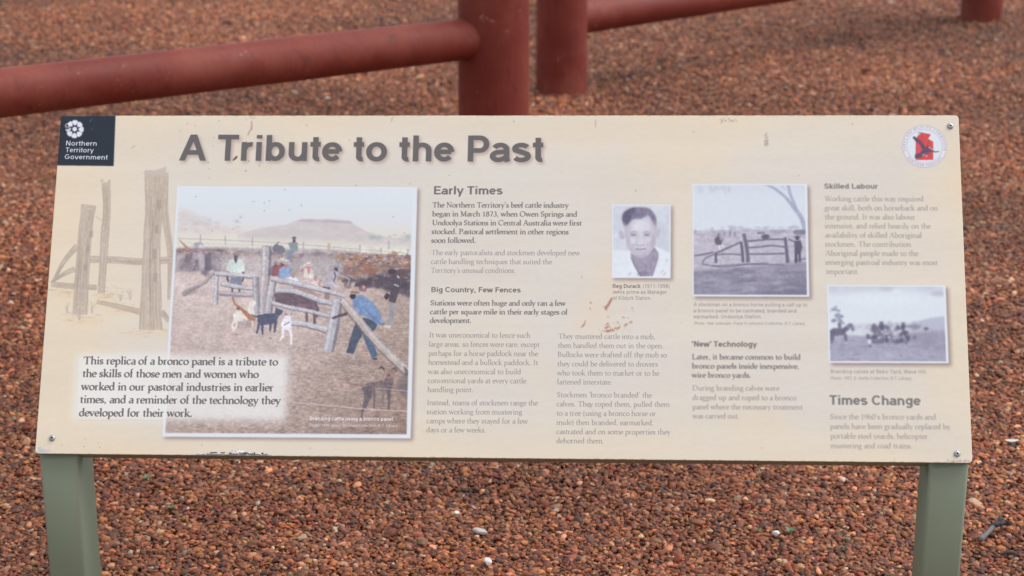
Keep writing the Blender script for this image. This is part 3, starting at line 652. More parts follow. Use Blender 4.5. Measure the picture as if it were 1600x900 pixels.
        blob(628, 428, 16, 8, (96, 80, 84), .9, 1.4); stroke([(583, 430), (582, 446)], 2.5, (140, 104, 92), .8)
        for i in range(46): blob(rng.uniform(535, 642), 396+rng.uniform(0, 16), 2.2, 1.0, (210, 188, 170) if rng.random() < .5 else (84, 74, 84), .7, .6)
        for i in range(260):
            x = rng.uniform(275, 645); k = (x-275)/370; y = 391+k*12+rng.uniform(-3, 16+k*26)
            c = [(96, 84, 94), (134, 112, 108), (176, 158, 152), (110, 92, 92), (198, 184, 178)][rng.integers(5)]
            blob(x, y, rng.uniform(1.2, 4), rng.uniform(.8, 2.2), c, (.5 if x > 515 else .3 if x < 350 else .16), .7, rng.uniform(-30, 30), .3)
        blob(400, 414, 55, 11, (196, 186, 186), .55, 9); blob(505, 416, 34, 12, (186, 178, 178), .5, 8)
        # people behind the rails
        sk_d = (92, 78, 88)
        blob(434, 389, 11, 7, (112, 108, 126), .9, .9, 25, .15); stroke([(431, 384), (434, 377)], 2, (112, 108, 126), .8)
        poly([(449, 380), (457, 377), (464, 379), (465, 391), (455, 396), (446, 402), (444, 396), (453, 390)], (136, 148, 152), 1); stroke([(456, 392), (450, 402), (455, 408)], [5, 4, 3], (128, 140, 164)); blob(458.5, 375.5, 2.6, 3.4, sk_d); blob(458.5, 371.5, 4, 1.4, (110, 100, 100)); blob(458.5, 370.5, 2.4, 1.6, (110, 100, 100))
        def hat(x, y, w_, c, ht=4.2): blob(x, y, w_/2, 1.7, c, 1, .6); poly([(x-w_*.25, y), (x-w_*.2, y-ht), (x+w_*.2, y-ht), (x+w_*.25, y)], c, 1, .7); stroke([(x-w_*.27, y-.2), (x+w_*.27, y-.2)], 1, (120, 105, 105), .7)
        def man(x, y, sc, shirt, skin=(196, 150, 138), hatc=(214, 204, 196), lean=0., hw=14):
            poly([(x-5*sc+lean, y+4*sc), (x-9*sc, y+8*sc), (x-11*sc, y+20*sc), (x+11*sc, y+20*sc), (x+9*sc, y+8*sc), (x+4*sc+lean, y+4*sc)], tuple(int(v*.86) for v in shirt), 1, .7)
            poly([(x-4*sc+lean, y+4*sc), (x-8*sc, y+8*sc), (x-7*sc, y+20*sc), (x+8*sc, y+20*sc), (x+7*sc, y+8*sc), (x+3*sc+lean, y+4*sc)], shirt, 1, .9, tex=.07, cell=8)
            blob(x+lean, y+2*sc, 3.*sc, 4.*sc, skin, 1, .6); hat(x+lean, y-1.4*sc, hw*sc, hatc, 4.6*sc)
        man(470, 420, .8, (196, 178, 170), (150, 110, 108), (206, 198, 190), 2, 13); man(428, 412, .9, (120, 118, 138), (110, 84, 88), (170, 160, 160), 2, 13)
        man(436, 409, 1.1, (164, 92, 98), (110, 80, 84), (216, 206, 196), 4)
        man(444, 412, 1.05, (148, 174, 212), (186, 140, 134), (192, 196, 208), 3, 15)
        man(481, 415, .95, (224, 216, 210), (208, 140, 130), (232, 224, 218), 0, 16); poly([(478, 420), (484, 420), (481.5, 430)], (204, 120, 116), .9)
        man(458, 428, .9, (224, 228, 236), (190, 138, 130), (176, 166, 160), -1, 14)
        man(502, 436, .7, (210, 190, 186), (170, 124, 122), (196, 186, 180), -2, 13)
        man(491, 434, .85, (226, 214, 214), (196, 136, 134), (160, 152, 160), 1, 10); stroke([(482, 444), (488, 447)], 4, (206, 138, 136)); stroke([(497, 440), (500, 450)], 3.5, (206, 150, 146))
        hat(524, 417, 15, (150, 150, 166), 5); blob(524, 421, 3.4, 3.6, (80, 70, 82)); poly([(508, 431), (516, 423), (522, 422), (528, 426), (524, 446), (513, 450), (503, 447), (504, 438)], (184, 178, 188), 1, .8, tex=.12, cell=6)
        stroke([(526, 429), (536, 432), (545, 436)], [4, 3, 2], (176, 170, 180)); stroke([(516, 440), (522, 446), (530, 446)], [5, 4, 2.5], (196, 190, 198)); stroke([(521, 424), (523, 432), (520, 440)], 1.4, (70, 64, 80)); stroke([(545, 436), (542, 446)], 1.4, (190, 186, 190))
        poly([(503, 447), (515, 449), (514, 456), (503, 454)], (84, 78, 92)); poly([(506, 455), (514, 456), (513, 470), (505, 470)], (150, 128, 124))
        # white-shirt man at left
        poly([(358, 406), (364, 403), (371, 403), (377, 405), (381, 414), (381, 424), (376, 424), (376, 433), (359, 433), (358, 424), (353, 424), (354, 414)], (212, 226, 220), 1, .7, tex=.05, cell=8)
        poly([(364, 403), (371, 403), (367.5, 412)], (96, 84, 96)); blob(367.5, 399.5, 3.2, 4.2, (86, 78, 92)); hat(367, 397, 13, (150, 134, 132), 4)
        stroke([(355, 424), (354, 432), (356, 440)], 3.2, (96, 86, 98)); stroke([(379, 424), (379.5, 432), (377, 440)], 3.2, (96, 86, 98)); poly([(359, 433), (376, 433), (377, 446), (369, 446), (368, 440), (366, 446), (358, 446)], (126, 128, 150), 1, .8); stroke([(362, 446), (362, 458)], 3.5, (110, 96, 104)); stroke([(373, 446), (373, 458)], 3.5, (110, 96, 104))
        # the roped beast between the rails
        poly([(426, 458), (450, 456), (478, 462), (492, 470), (498, 482), (496, 496), (490, 496), (486, 486), (470, 484), (448, 480), (430, 476)], (104, 86, 98), .95, 1, tex=.22, cell=7)
        stroke([(456, 450), (480, 456), (500, 462)], [7, 7, 4], (176, 142, 136), .95); stroke([(478, 488), (478, 504)], 4, (112, 92, 98)); stroke([(491, 490), (490, 506)], 4, (100, 82, 92)); blob(470, 478, 10, 3, (160, 118, 122), .6, 1.5)
        # rails and posts
        log([(285, 460), (303, 450), (318, 442), (328, 431), (337, 425)], [7, 5, 5, 5, 5], (158, 146, 142))
        blob(296, 455, 12, 5, (140, 128, 128), .7, 2.5, -15)
        log([(338, 428), (337, 452), (336, 476)], 6.5, side=0)
        log([(344, 443), (370, 448), (398, 451)], 7); log([(340, 458), (366, 460), (394, 461)], 7, (166, 160, 168)); log([(335, 427), (370, 430), (406, 433)], 7)
        log([(399, 432), (400, 460), (402, 490)], 9.5, (160, 156, 162), side=0)
        log([(416, 384), (415, 420), (412, 455), (411, 492)], [14, 14, 13, 12], (178, 172, 176), side=0)
        blob(413, 450, 3, 22, (190, 166, 150), .4, 2)
        log([(426, 436), (422, 462), (418, 490)], [11, 12, 12], (182, 180, 188), side=0)
        log([(430, 454), (455, 455), (478, 462), (500, 470), (522, 475)], [8, 9, 9, 9, 8]); log([(424, 473), (450, 480), (480, 486), (516, 495)], 6.5)
        log([(452, 504), (480, 508), (514, 517)], [8, 9, 10]); log([(422, 436), (450, 441), (480, 448), (510, 455), (538, 463)], [7, 8.5, 8.5, 8, 6])
        log([(527, 466), (522, 500), (512, 549)], [15, 17, 17], (178, 177, 186), side=0)
        # the big man pulling
        poly([(588, 497), (600, 505), (592, 508), (578, 500)], (120, 140, 172)); poly([(566, 496), (590, 501), (586, 514), (576, 520), (570, 514), (560, 531), (551, 553), (540, 551), (547, 526), (554, 505)], (74, 82, 102), 1, .7, tex=.15, cell=6)
        poly([(564, 512), (582, 508), (579, 524), (589, 555), (580, 559), (571, 538), (566, 524)], (78, 96, 126), 1, .7, tex=.15, cell=6)
        blob(536, 551, 5, 1.8, (196, 184, 178)); blob(585, 560, 4, 2, (84, 76, 84)); blob(565, 566, 34, 4, (110, 95, 96), .35, 3)
        poly([(550, 466), (556, 461), (566, 461), (580, 471), (591, 485), (598, 505), (590, 507), (576, 497), (560, 491), (549, 479)], (120, 146, 186), 1, .8, tex=.12, cell=8, ax=.6)
        stroke([(566, 478), (576, 490), (590, 503)], 2.4, (84, 114, 160), .7, 1.2); stroke([(556, 470), (562, 482), (560, 490)], 2, (88, 120, 166), .6, 1.2)
        stroke([(546, 482), (540, 490), (530, 493), (518, 497)], [6, 5, 4, 4], (88, 72, 84)); blob(550, 462, 5, 5, (52, 48, 62)); hat(553.5, 458, 27, (192, 166, 152), 10); blob(553, 456.3, 7.5, 1.4, (120, 92, 92), .8)
        log([(533, 470), (558, 500), (590, 538), (638, 584)], [12, 14, 14, 15], (186, 176, 172), (120, 108, 112), (208, 198, 192))
        poly([(629, 571), (640, 580), (640, 590), (632, 586)], (96, 84, 90), .8, 1); blob(634, 603, 16, 16, (92, 84, 92), .55, 5)
        # bystander at right
        poly([(608, 436), (615, 428), (623, 428), (624, 446), (620, 462), (616, 474), (606, 470), (609, 455)], (80, 72, 84), 1, .8, tex=.12, cell=6); blob(611, 424, 6, 4.5, (66, 60, 74)); poly([(598, 463), (604, 457), (609, 462), (602, 469)], (66, 58, 70))
        stroke([(619, 430), (622, 434)], 2.5, (204, 204, 210)); stroke([(614, 444), (622, 447)], 1.8, (200, 198, 204)); poly([(608, 472), (617, 473), (613, 500), (611, 508), (603, 507), (606, 495)], (150, 148, 156), 1, .8, tex=.08); blob(604, 510, 6, 2.2, (206, 202, 204)); blob(597, 506, 4, 1.3, (120, 100, 100)); blob(567, 448, 2.4, 3, (214, 140, 140))
        # dogs
        dw = (228, 220, 212)
        blob(378, 500, 20, 14, (150, 134, 132), .45, 4); poly([(363, 492), (368, 486), (378, 485), (386, 490), (386, 500), (372, 502), (366, 506)], dw, 1, .8); stroke([(366, 500), (362, 508), (364, 518)], [4, 3, 2.4], dw); stroke([(370, 502), (367, 512), (362, 510)], 2.4, dw); stroke([(381, 498), (381, 512)], 2.6, (190, 176, 170)); stroke([(393, 496), (394, 512)], 2.6, dw)
        poly([(386, 482), (390, 471), (396, 468), (400, 472), (396, 478), (397, 490), (388, 496)], (226, 220, 214), 1, .8); stroke([(362, 464), (366, 474), (378, 484), (388, 494), (398, 500)], [3, 3, 5, 7, 4], (170, 118, 92)); blob(371, 482, 3, 2, (120, 90, 84)); 
        bd = (80, 84, 106)
        stroke([(391, 491), (398, 494), (406, 494)], [1.6, 2.4, 5], bd); poly([(402, 492), (412, 490), (428, 489), (434, 494), (431, 504), (418, 507), (406, 508), (401, 502)], bd, 1, .8, tex=.2, cell=5); poly([(428, 490), (430, 482), (427, 478), (434, 482), (441, 484), (440, 489), (434, 494)], bd)
        for a_, b_ in (((404, 505), (400, 521)), ((409, 506), (409, 523)), ((422, 505), (421, 517)), ((430, 502), (428, 519))): stroke([a_, b_], [4.5, 2.6], bd)
        wd = (234, 232, 238)
        poly([(441, 498), (447, 493), (454, 496), (455, 512), (450, 516), (441, 514), (438, 506)], wd, 1, .8); blob(450, 493, 5, 4, wd); stroke([(444, 488), (446, 492)], 2, (130, 112, 116)); stroke([(455, 489), (453, 493)], 2, (130, 112, 116)); blob(448, 491, 2, 1.6, (150, 130, 130), .8); stroke([(441, 512), (441, 524), (436, 532)], [5, 4, 2.6], wd); stroke([(452, 513), (454, 526), (454, 538)], [5, 3.4, 2.8], wd); stroke([(442, 508), (447, 505), (451, 503)], 1.8, (130, 134, 170))
        fd = (108, 94, 98)
        poly([(566, 606), (572, 598), (584, 596), (598, 595), (604, 587), (612, 586), (614, 598), (610, 608), (600, 611), (588, 609), (580, 613), (574, 620), (567, 614)], fd, .85, 1.2, tex=.28, cell=5)
        stroke([(571, 604), (574, 618), (570, 630), (567, 642)], [15, 12, 7, 4], (94, 86, 96), .85, 1.3, tex=.3, cell=4); stroke([(566, 638), (564, 654)], 3, (90, 80, 88), .8)
        stroke([(541, 591), (541.5, 597), (550, 600), (566, 602)], [2, 3, 3, 4], (146, 112, 106), .85); stroke([(583, 608), (584, 622), (583, 638)], [6, 3.4, 3], (98, 88, 98), .85)
        stroke([(605, 604), (607, 622), (606, 641)], [8, 4.4, 3.2], (92, 82, 90), .85); stroke([(598, 606), (597, 622), (599, 634)], [5, 3, 2.4], (120, 106, 110), .7)
        poly([(598, 578), (603, 574), (611, 575), (615, 580), (613, 590), (605, 592), (601, 588)], (150, 124, 116), .85, 1.1, tex=.25, cell=4); stroke([(600, 578), (594, 573), (592, 576)], [3, 3.4, 2], (76, 62, 68), .9); stroke([(611, 577), (616, 575), (618, 581)], [3, 3, 2], (110, 78, 74), .9)
        blob(606, 586, 3, 2.2, (90, 74, 80), .8); blob(594, 604, 12, 4, (138, 122, 124), .5, 2)
        for _ in range(46): blob(rng.uniform(566, 612), rng.uniform(594, 612), rng.uniform(1, 3), .8, [(170, 156, 156), (66, 58, 68), (140, 112, 104)][rng.integers(3)], .45, .8)
        stroke([(455, 628), (520, 634), (570, 639), (636, 642)], 1.3, (226, 206, 206), .9, .5); stroke([(585, 607), (610, 608), (637, 611)], 1., (206, 196, 200), .8, .5)
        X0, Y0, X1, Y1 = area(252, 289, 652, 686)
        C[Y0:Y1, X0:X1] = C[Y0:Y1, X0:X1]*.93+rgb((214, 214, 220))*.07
        k_ = np.clip((np.linspace(289, 686, Y1-Y0)-386)/10, 0, 1)[:, None]
        br = noise(Y1-Y0, X1-X0, 7, 3, 91)*.18+noise(Y1-Y0, X1-X0, 22, 2, 92)*.12; C[Y0:Y1, X0:X1] *= (1+br*k_)[..., None]
        warp = C[Y0:Y1, X0:X1].copy(); hh, ww = warp.shape[:2]; jy = (np.arange(hh)[:, None]+noise(hh, ww, 9, 2, 93)*2.4).astype(int).clip(0, hh-1); jx = (np.arange(ww)[None]+noise(hh, ww, 9, 2, 94)*2.4).astype(int).clip(0, ww-1)
        C[Y0:Y1, X0:X1] = warp[jy, jx]
        C[Y0:Y1, X0:X1] *= (1+.05*noise(Y1-Y0, X1-X0, 3, 2, 77)*np.clip((np.linspace(289,686,Y1-Y0)-360)/40,.25,1)[:,None])[..., None]
        for x, y in ((305, 307), (395, 315), (412, 317), (420, 314), (444, 296), (412, 329), (451, 328), (363, 358), (370, 346), (331, 361), (290, 358), (375, 340), (470, 321), (613, 339), (631, 364)): blob(x, y, 1.1, .8, (130, 136, 142), .8, .5)
        line('Branding cattle using a bronco panel.', 'sm', 482.8, 656.5, 615.5, 8.6, (240, 238, 240), 1, 657.5)
        line('Photo: 1970 Jenny (Norman) Collection, N.T. Library', 'sr', 482, 666.5, 620.5, 6.9, (228, 224, 226), .9, 667.5, slant=.2)
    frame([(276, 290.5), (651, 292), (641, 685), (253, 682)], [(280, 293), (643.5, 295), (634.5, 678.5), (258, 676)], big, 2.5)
    B = (205, 210, 220)
    def portrait():
        poly([(950, 315), (1050, 315), (1050, 440), (950, 440)], B, 1, .5, tex=.05, cell=30); poly([(950, 391), (990, 390), (1005, 440), (950, 440)], (222, 229, 236), 1, 1.5)
        poly([(1020, 384), (1047, 396), (1050, 440), (960, 440), (985, 405)], (224, 231, 238), 1, 1.2)
        poly([(984, 395), (1000, 402), (1020, 384), (1027, 396), (1027, 404), (1018, 432), (1000, 432), (990, 414), (985, 402)], (160, 153, 172), 1, 1., tex=.10, cell=8)
        stroke([(985, 402), (992, 418), (1001, 432)], 1.6, (96, 92, 112), .8); stroke([(1022, 388), (1027, 400), (1018, 431)], 1.4, (120, 114, 134), .7); blob(1003, 428, 9, 4, (128, 122, 144), .6, 2)
        blob(970, 367, 4, 7.5, (188, 182, 194), 1, .9, -20); blob(1027, 364, 3, 7, (190, 186, 198), 1, .9, 12)
        face = [(974, 350), (977, 335), (990, 328), (1012, 328), (1023, 340), (1025, 360), (1023, 380), (1014, 396), (1003, 403), (992, 401), (982, 390), (976, 372)]
        q = smooth(face+[face[0]]); poly([tuple(v) for v in q], (190, 184, 198), 1, 1.1, tex=.04, cell=12)
        poly([tuple(v) for v in smooth([(984, 346), (992, 338), (1006, 336), (1016, 345), (1018, 365), (1013, 382), (1005, 394), (995, 394), (987, 384), (983, 368), (984, 346)])], (212, 212, 221), .8, 7)
        blob(1000, 354, 14, 7, (224, 226, 232), .6, 4); blob(987, 376, 4, 5, (224, 224, 230), .7, 2.5); blob(1013, 374, 5, 4, (222, 222, 228), .5, 2.5)
        poly([tuple(v) for v in smooth([(971, 342), (973, 333), (982, 326), (993, 324), (1008, 324.5), (1016, 328), (1023, 338), (1024, 350), (1021, 351), (1014, 338), (1010, 337), (1000, 342), (990, 342), (984, 346), (979, 352), (974, 352), (971, 342)])], (128, 123, 146), 1, 1.4, tex=.12, cell=8)
        poly([tuple(v) for v in smooth([(971, 342), (973, 333), (982, 327), (992, 325), (988, 333), (984, 342), (979, 350), (974, 351), (971, 342)])], (100, 96, 120), .95, 2.2, tex=.15, cell=6)
        stroke([(1012, 328), (1010, 335), (1015, 341)], 2, (176, 172, 188), .4, 1.6)
        for x, s in ((988.5, 1), (1009.5, -1)):
            stroke([(x-6, 363.5), (x, 362), (x+6, 363.5)], 1.6, (158, 152, 168), .8, 1.); blob(x, 366.8, 5.5, 2.6, (168, 161, 176), .7, 1.4); blob(x, 367, 4, 1.3, (128, 121, 140), .85, .7); blob(x, 370, 5, 1.5, (196, 192, 204), .7, 1.2)
        stroke([(996, 366), (993.5, 377), (992, 381)], 2.2, (178, 172, 186), .7, 1.4); stroke([(1003, 366), (1005.5, 380)], 1.8, (190, 186, 198), .6, 1.3); stroke([(993, 382.5), (999, 384), (1006, 382.5)], 1.5, (150, 143, 160), .8, .9)
        stroke([(990, 380), (987, 386)], 1.3, (170, 164, 178), .7, 1); stroke([(1009, 380), (1012, 386)], 1.3, (170, 164, 178), .7, 1); stroke([(992, 389), (1000, 389.6), (1008, 388.4)], 1.9, (118, 110, 130), .8, 1.0); blob(1000, 386, 8, 1.6, (200, 196, 208), .5, 1.4); blob(1000, 393.5, 7, 1.2, (184, 178, 192), .7, 1)
        blob(1000, 402, 12, 3, (170, 164, 180), .6, 2.5); blob(1019, 378, 3, 12, (170, 164, 180), .5, 2.5); blob(980, 380, 2.5, 12, (178, 172, 188), .5, 2.5)
        for x, y, l in ((983, 428, 4), (1041, 407, 3), (1034, 424, 5), (1037, 428, 4)): stroke([(x-l/2, y+l/2), (x+l/2, y-l/2)], 1.4, (160, 164, 180), .7, .8)
        for a_ in ((975, 352), (1021, 349)): blob(*a_, 2, 5, (180, 174, 190), .5, 1.5)
        X0, Y0, X1, Y1 = area(950, 315, 1050, 440); C[Y0:Y1, X0:X1] = blur(C[Y0:Y1, X0:X1]*(1+noise(Y1-Y0, X1-X0, 9, 3, 66)*.07)[..., None], 1.2)
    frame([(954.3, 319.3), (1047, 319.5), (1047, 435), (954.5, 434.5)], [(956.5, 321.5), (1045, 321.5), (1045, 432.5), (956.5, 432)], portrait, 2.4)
    def yard():
        poly([(1075, 280), (1270, 280), (1270, 362), (1075, 362)], (213, 222, 231), 1, .5); poly([(1075, 280), (1270, 280), (1270, 300), (1075, 300)], (206, 210, 222), .6, 14)
        poly([(1075, 360), (1270, 358), (1270, 470), (1075, 470)], (188, 185, 198), 1, 1.2, tex=.09, cell=5, ax=3); poly([(1075, 424), (1120, 420), (1180, 416), (1270, 408), (1270, 470), (1075, 470)], (146, 143, 162), .95, 4, tex=.13, cell=10, ax=3.5)
        poly([(1130, 470), (1270, 430), (1270, 470)], (118, 116, 136), .7, 8, tex=.1, cell=8, ax=3)
        for _ in range(26): blob(rng.uniform(1085, 1250), rng.uniform(420, 455), rng.uniform(6, 22), rng.uniform(.8, 2.2), (176, 172, 188) if rng.random() < .55 else (112, 108, 128), .5, 1.4, -6)
        for _ in range(40): blob(rng.uniform(1110, 1260), 357+rng.uniform(-4, 5), rng.uniform(2, 8), rng.uniform(1, 3.5), (170, 170, 188), .45, 1.4)
        for _ in range(16): stroke([(x := rng.uniform(1085, 1160), y := rng.uniform(355, 372)), (x+.3, y+rng.uniform(4, 10))], 1.6, (150, 148, 168), .5, .9)
        for _ in range(14): blob(x := rng.uniform(1082, 1140), 290+rng.uniform(0, 8), 2, rng.uniform(2, 7), (186, 190, 204), .4, 1.4)
        t = (164, 168, 192)
        stroke([(1190, 286), (1208, 294), (1226, 308), (1240, 325), (1252, 342), (1258, 366)], [2.5, 4, 4.5, 6, 7, 6], t, .9, .9, tex=.1); stroke([(1230, 286), (1234, 304), (1240, 318), (1244, 330)], [5, 4.5, 4.5, 5], t, .85, .9); stroke([(1218, 286), (1226, 297)], 1.2, t, .6)
        blob(1250, 363, 12, 4, (120, 116, 136), .8, 1.2); blob(1215, 362, 14, 3, (150, 148, 166), .6, 1.4)
        d = (104, 99, 120)
        blob(1122, 375, 6, 8, (104, 94, 108), .95, .9, 0, .2); blob(1122, 367, 2.4, 3, (140, 132, 150)); blob(1126, 370, 3, 6, (170, 168, 184), .8); stroke([(1122, 384), (1125, 391)], 2.2, (224, 226, 234)); stroke([(1127, 382), (1131, 388)], 2, (216, 218, 226))
        for x in (1131, 1140, 1147): blob(x, 366, 1.6, 5, (130, 126, 146), .7)
        blob(1195, 370, 7, 4, (98, 92, 110), .95, .8, -6, .15); blob(1188, 364, 7, 2.4, (128, 122, 142), .8)
        for pp, w_ in (([(1084, 400), (1100, 397), (1114, 394)], 2.4), ([(1096, 412), (1101, 404), (1115, 397)], 1.8), ([(1117, 396), (1157, 378)], 2.6), ([(1118, 398), (1138, 397), (1157, 398)], 2), ([(1166, 377), (1200, 374), (1227, 374)], 2.6),
                       ([(1167, 387), (1185, 386), (1205, 384), (1226, 386)], 2.4), ([(1167, 397), (1195, 397), (1226, 396)], 2.4), ([(1096, 413), (1130, 417), (1170, 413), (1225, 414)], 1.6), ([(1110, 416), (1140, 414), (1200, 411)], 1.4), ([(1240, 407), (1260, 404)], 1.6)): stroke(pp, w_, d, .9, .7, .2)
        stroke([(1161, 365), (1166, 388), (1168, 410)], [5.5, 5.5, 6], (112, 108, 128), 1, .7); stroke([(1157, 378), (1159, 394), (1160, 410)], 4.2, d, 1, .7); stroke([(1226, 371), (1228, 390), (1230, 411)], [4, 5, 5.5], (108, 103, 124), 1, .7); stroke([(1117, 395), (1118, 411)], 4, d, 1, .7)
        blob(1245, 372, 3.2, 3.4, (84, 78, 98)); blob(1245, 370, 5.5, 1.3, (96, 90, 108)); poly([(1240, 377), (1250, 375), (1253, 386), (1250, 397), (1241, 397)], (96, 92, 112)); stroke([(1231, 373), (1236, 376), (1242, 378)], 2, (110, 104, 124)); stroke([(1243, 396), (1243, 411)], 4, (84, 80, 100)); stroke([(1248.5, 396), (1249, 410)], 3.6, (90, 86, 106))
        X0, Y0, X1, Y1 = area(1078, 285, 1266, 466); C[Y0:Y1, X0:X1] = blur(C[Y0:Y1, X0:X1]*(1+noise(Y1-Y0, X1-X0, 7, 3, 65)*(.03+.12*(np.linspace(285, 466, Y1-Y0) > 358))[:, None])[..., None], 1.)
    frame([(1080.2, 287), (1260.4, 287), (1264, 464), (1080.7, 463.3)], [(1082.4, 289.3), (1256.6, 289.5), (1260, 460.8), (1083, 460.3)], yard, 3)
    def branding():
        poly([(1285, 440), (1490, 440), (1490, 575), (1285, 575)], (217, 226, 233), 1, .5); poly([(1285, 440), (1490, 440), (1490, 462), (1400, 452), (1285, 460)], (198, 202, 214), .8, 6, tex=.06, cell=40)
        blob(1467, 459, 14, 4, (182, 184, 200), .8, 3); blob(1385, 452, 12, 3.4, (186, 188, 202), .7, 2.5); blob(1400, 455, 8, 2, (228, 230, 238), .8, 1.5); blob(1378, 470, 60, 10, (224, 232, 238), .6, 8)
        poly([(1415, 512), (1430, 503), (1455, 497), (1480, 494), (1490, 520), (1415, 520)], (180, 182, 200), .9, 2); poly([(1318, 520), (1330, 506), (1370, 505), (1420, 503), (1425, 525)], (198, 200, 212), .7, 3)
        poly([(1285, 526), (1340, 524), (1420, 520), (1490, 516), (1490, 575), (1285, 575)], (164, 163, 182), 1, 2.5, tex=.1, cell=6, ax=4); poly([(1420, 522), (1490, 516), (1490, 550), (1440, 545)], (146, 143, 162), .6, 6); blob(1380, 553, 40, 6, (178, 182, 202), .5, 5)
        for _ in range(20): blob(rng.uniform(1300, 1475), rng.uniform(535, 566), rng.uniform(5, 16), .9, (136, 132, 152) if rng.random() < .5 else (186, 184, 200), .45, 1)
        for _ in range(40):
            c = [(1301, 484, 6, 4), (1310, 494, 5, 3), (1303, 502, 5, 3), (1313, 502, 3, 5)][rng.integers(4)]
            blob(c[0]+rng.normal()*c[2]*.6, c[1]+rng.normal()*c[3]*.6, rng.uniform(1.2, 3), rng.uniform(.8, 2), (132, 130, 156), .75, .8)
        hd = (104, 101, 124)
        blob(1308, 519, 12, 6.5, hd, .95, 1., 0, .12); blob(1300, 524, 4, 8, hd, .9, 1); stroke([(1316, 518), (1324, 512), (1329, 508), (1333, 517)], [8, 7, 5, 3], hd); stroke([(1320, 522), (1322, 534)], [5, 2.5], hd); stroke([(1300, 528), (1299, 537)], 3, hd); stroke([(1311, 504), (1312, 514)], [5, 5], (118, 114, 136)); blob(1312, 501, 3, 2, (150, 148, 166)); blob(1322, 536, 2, 1, (214, 214, 224))
        for x in (1343, 1347, 1351, 1356): stroke([(x, 512), (x, 526)], 1.8, (218, 222, 230), .7)
        for _ in range(34): blob(rng.uniform(1322, 1440), 509+rng.normal()*2.5, rng.uniform(1.5, 4), rng.uniform(1.5, 3.5), (168, 168, 186), .5, 1.2)
        for _ in range(110):
            x = rng.choice([rng.normal(1383, 11), rng.normal(1413, 7), rng.normal(1370, 5)]); y = rng.uniform(509, 536)
            blob(x, y, rng.uniform(1.2, 4), rng.uniform(1.2, 4.4), [(98, 95, 118), (116, 112, 134), (90, 88, 110), (150, 148, 166)][rng.integers(4)], .8, .8, 0, .2)
        stroke([(1377, 505), (1378, 516)], [5, 6], (92, 90, 112)); blob(1377, 504, 3.6, 1.6, (110, 106, 126)); stroke([(1411, 506), (1410, 516)], [4, 5], (92, 90, 112)); blob(1411, 505, 3, 1.4, (110, 106, 126))
        for x, y in ((1398, 522), (1373, 528), (1389, 527)): blob(x, y, 2.6, 2.4, (206, 206, 218), .9)
        blob(1356, 526, 2.6, 4, (96, 92, 114)); blob(1358, 534, 2.4, 3.4, (222, 224, 232)); blob(1359, 541, 3, 1.4, (96, 92, 114)); blob(1447, 514, 4, 2.6, (112, 108, 130)); blob(1430, 511, 8, 4, (136, 133, 154), .8, 1.2)
        X0, Y0, X1, Y1 = area(1285, 440, 1490, 575); C[Y0:Y1, X0:X1] *= (1+noise(Y1-Y0, X1-X0, 8, 3, 55)*(.03+.12*(np.linspace(440, 575, Y1-Y0) > 515))[:, None])[..., None]; C[Y0:Y1, X0:X1] = blur(C[Y0:Y1, X0:X1], 1.7)
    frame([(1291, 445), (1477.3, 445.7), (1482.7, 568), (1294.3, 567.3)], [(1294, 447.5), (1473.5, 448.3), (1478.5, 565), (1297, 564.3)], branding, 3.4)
    # --- soft white patch behind the introduction
    poly([(120, 553), (451, 553), (446, 658), (113, 656)], (232, 233, 229), .84, 10)
    # --- government badge
    poly([(90, 176), (180, 176), (177, 259.5), (84, 258.5)], (38, 46, 58), 1, .4, tex=.05, cell=30)
    fx, fy = 116.3, 202
    for k in range(8):
        a = math.radians(-90+k*45+3)
        def loc(r, s): return (fx+r*math.cos(a)-s*math.sin(a), fy+r*math.sin(a)+s*math.cos(a))
        poly([tuple(v) for v in smooth([loc(5.2, 0), loc(8, 3.2), loc(11.3, 4.7), (loc(13.8, 2.8)), loc(14.2, 0), loc(13.8, -2.8), loc(11.3, -4.7), loc(8, -3.2), loc(5.2, 0)])], (222, 226, 236), 1, .4)
    st = []
    for k in range(16):
        a = math.radians(k*22.5+3); r = 4.6 if k % 2 == 0 else 2.8; st.append((fx+r*math.cos(a), fy+r*math.sin(a)))
    poly(st, (222, 226, 236), 1, .3)
    for t_, x0, y0, x1, y1 in (('Northern', 101.8, 227.6, 151.3, 228), ('Territory', 101.5, 238, 145.7, 238.6), ('Government', 100, 248.7, 167.8, 249.6)): line(t_, 'sm', x0, y0, x1, 10.6, (220, 224, 232), 1, y1)
    for x, y, r in ((141, 189.5, .9), (143, 186, .7), (143.5, 202, .8)): blob(x, y, r, r, (150, 158, 170), .8, .5)
    # --- round parks emblem
    ex, ey = T(1443.8, 228.5); er = 73
    def ring(r, col, a=1., s=.5): put(cover([(ex+r*math.cos(t), ey+r*math.sin(t)) for t in np.linspace(0, 2*math.pi, 60, endpoint=False)], s, False), col, a)
    ring(er, (188, 176, 194)); ring(er-1.8, (224, 224, 228)); ring(er*.80, (186, 176, 196)); ring(er*.80-1.5, (218, 226, 232))
    def em(*v): return [T(1395+v[i]/10.59, 185+v[i+1]/10.59) for i in range(0, len(v), 2)]
    put(cover(em(372, 685, 662, 685, 662, 385, 610, 355, 575, 335, 600, 300, 620, 262, 540, 245, 480, 235, 430, 262, 395, 300, 372, 360), .6, False), (206, 74, 76), 1, tex=.08, cell=10)
    put(cover(em(395, 425, 430, 430, 450, 500, 430, 570, 390, 570), 3, False), (214, 84, 128), .8)
    eg = (84, 74, 100)
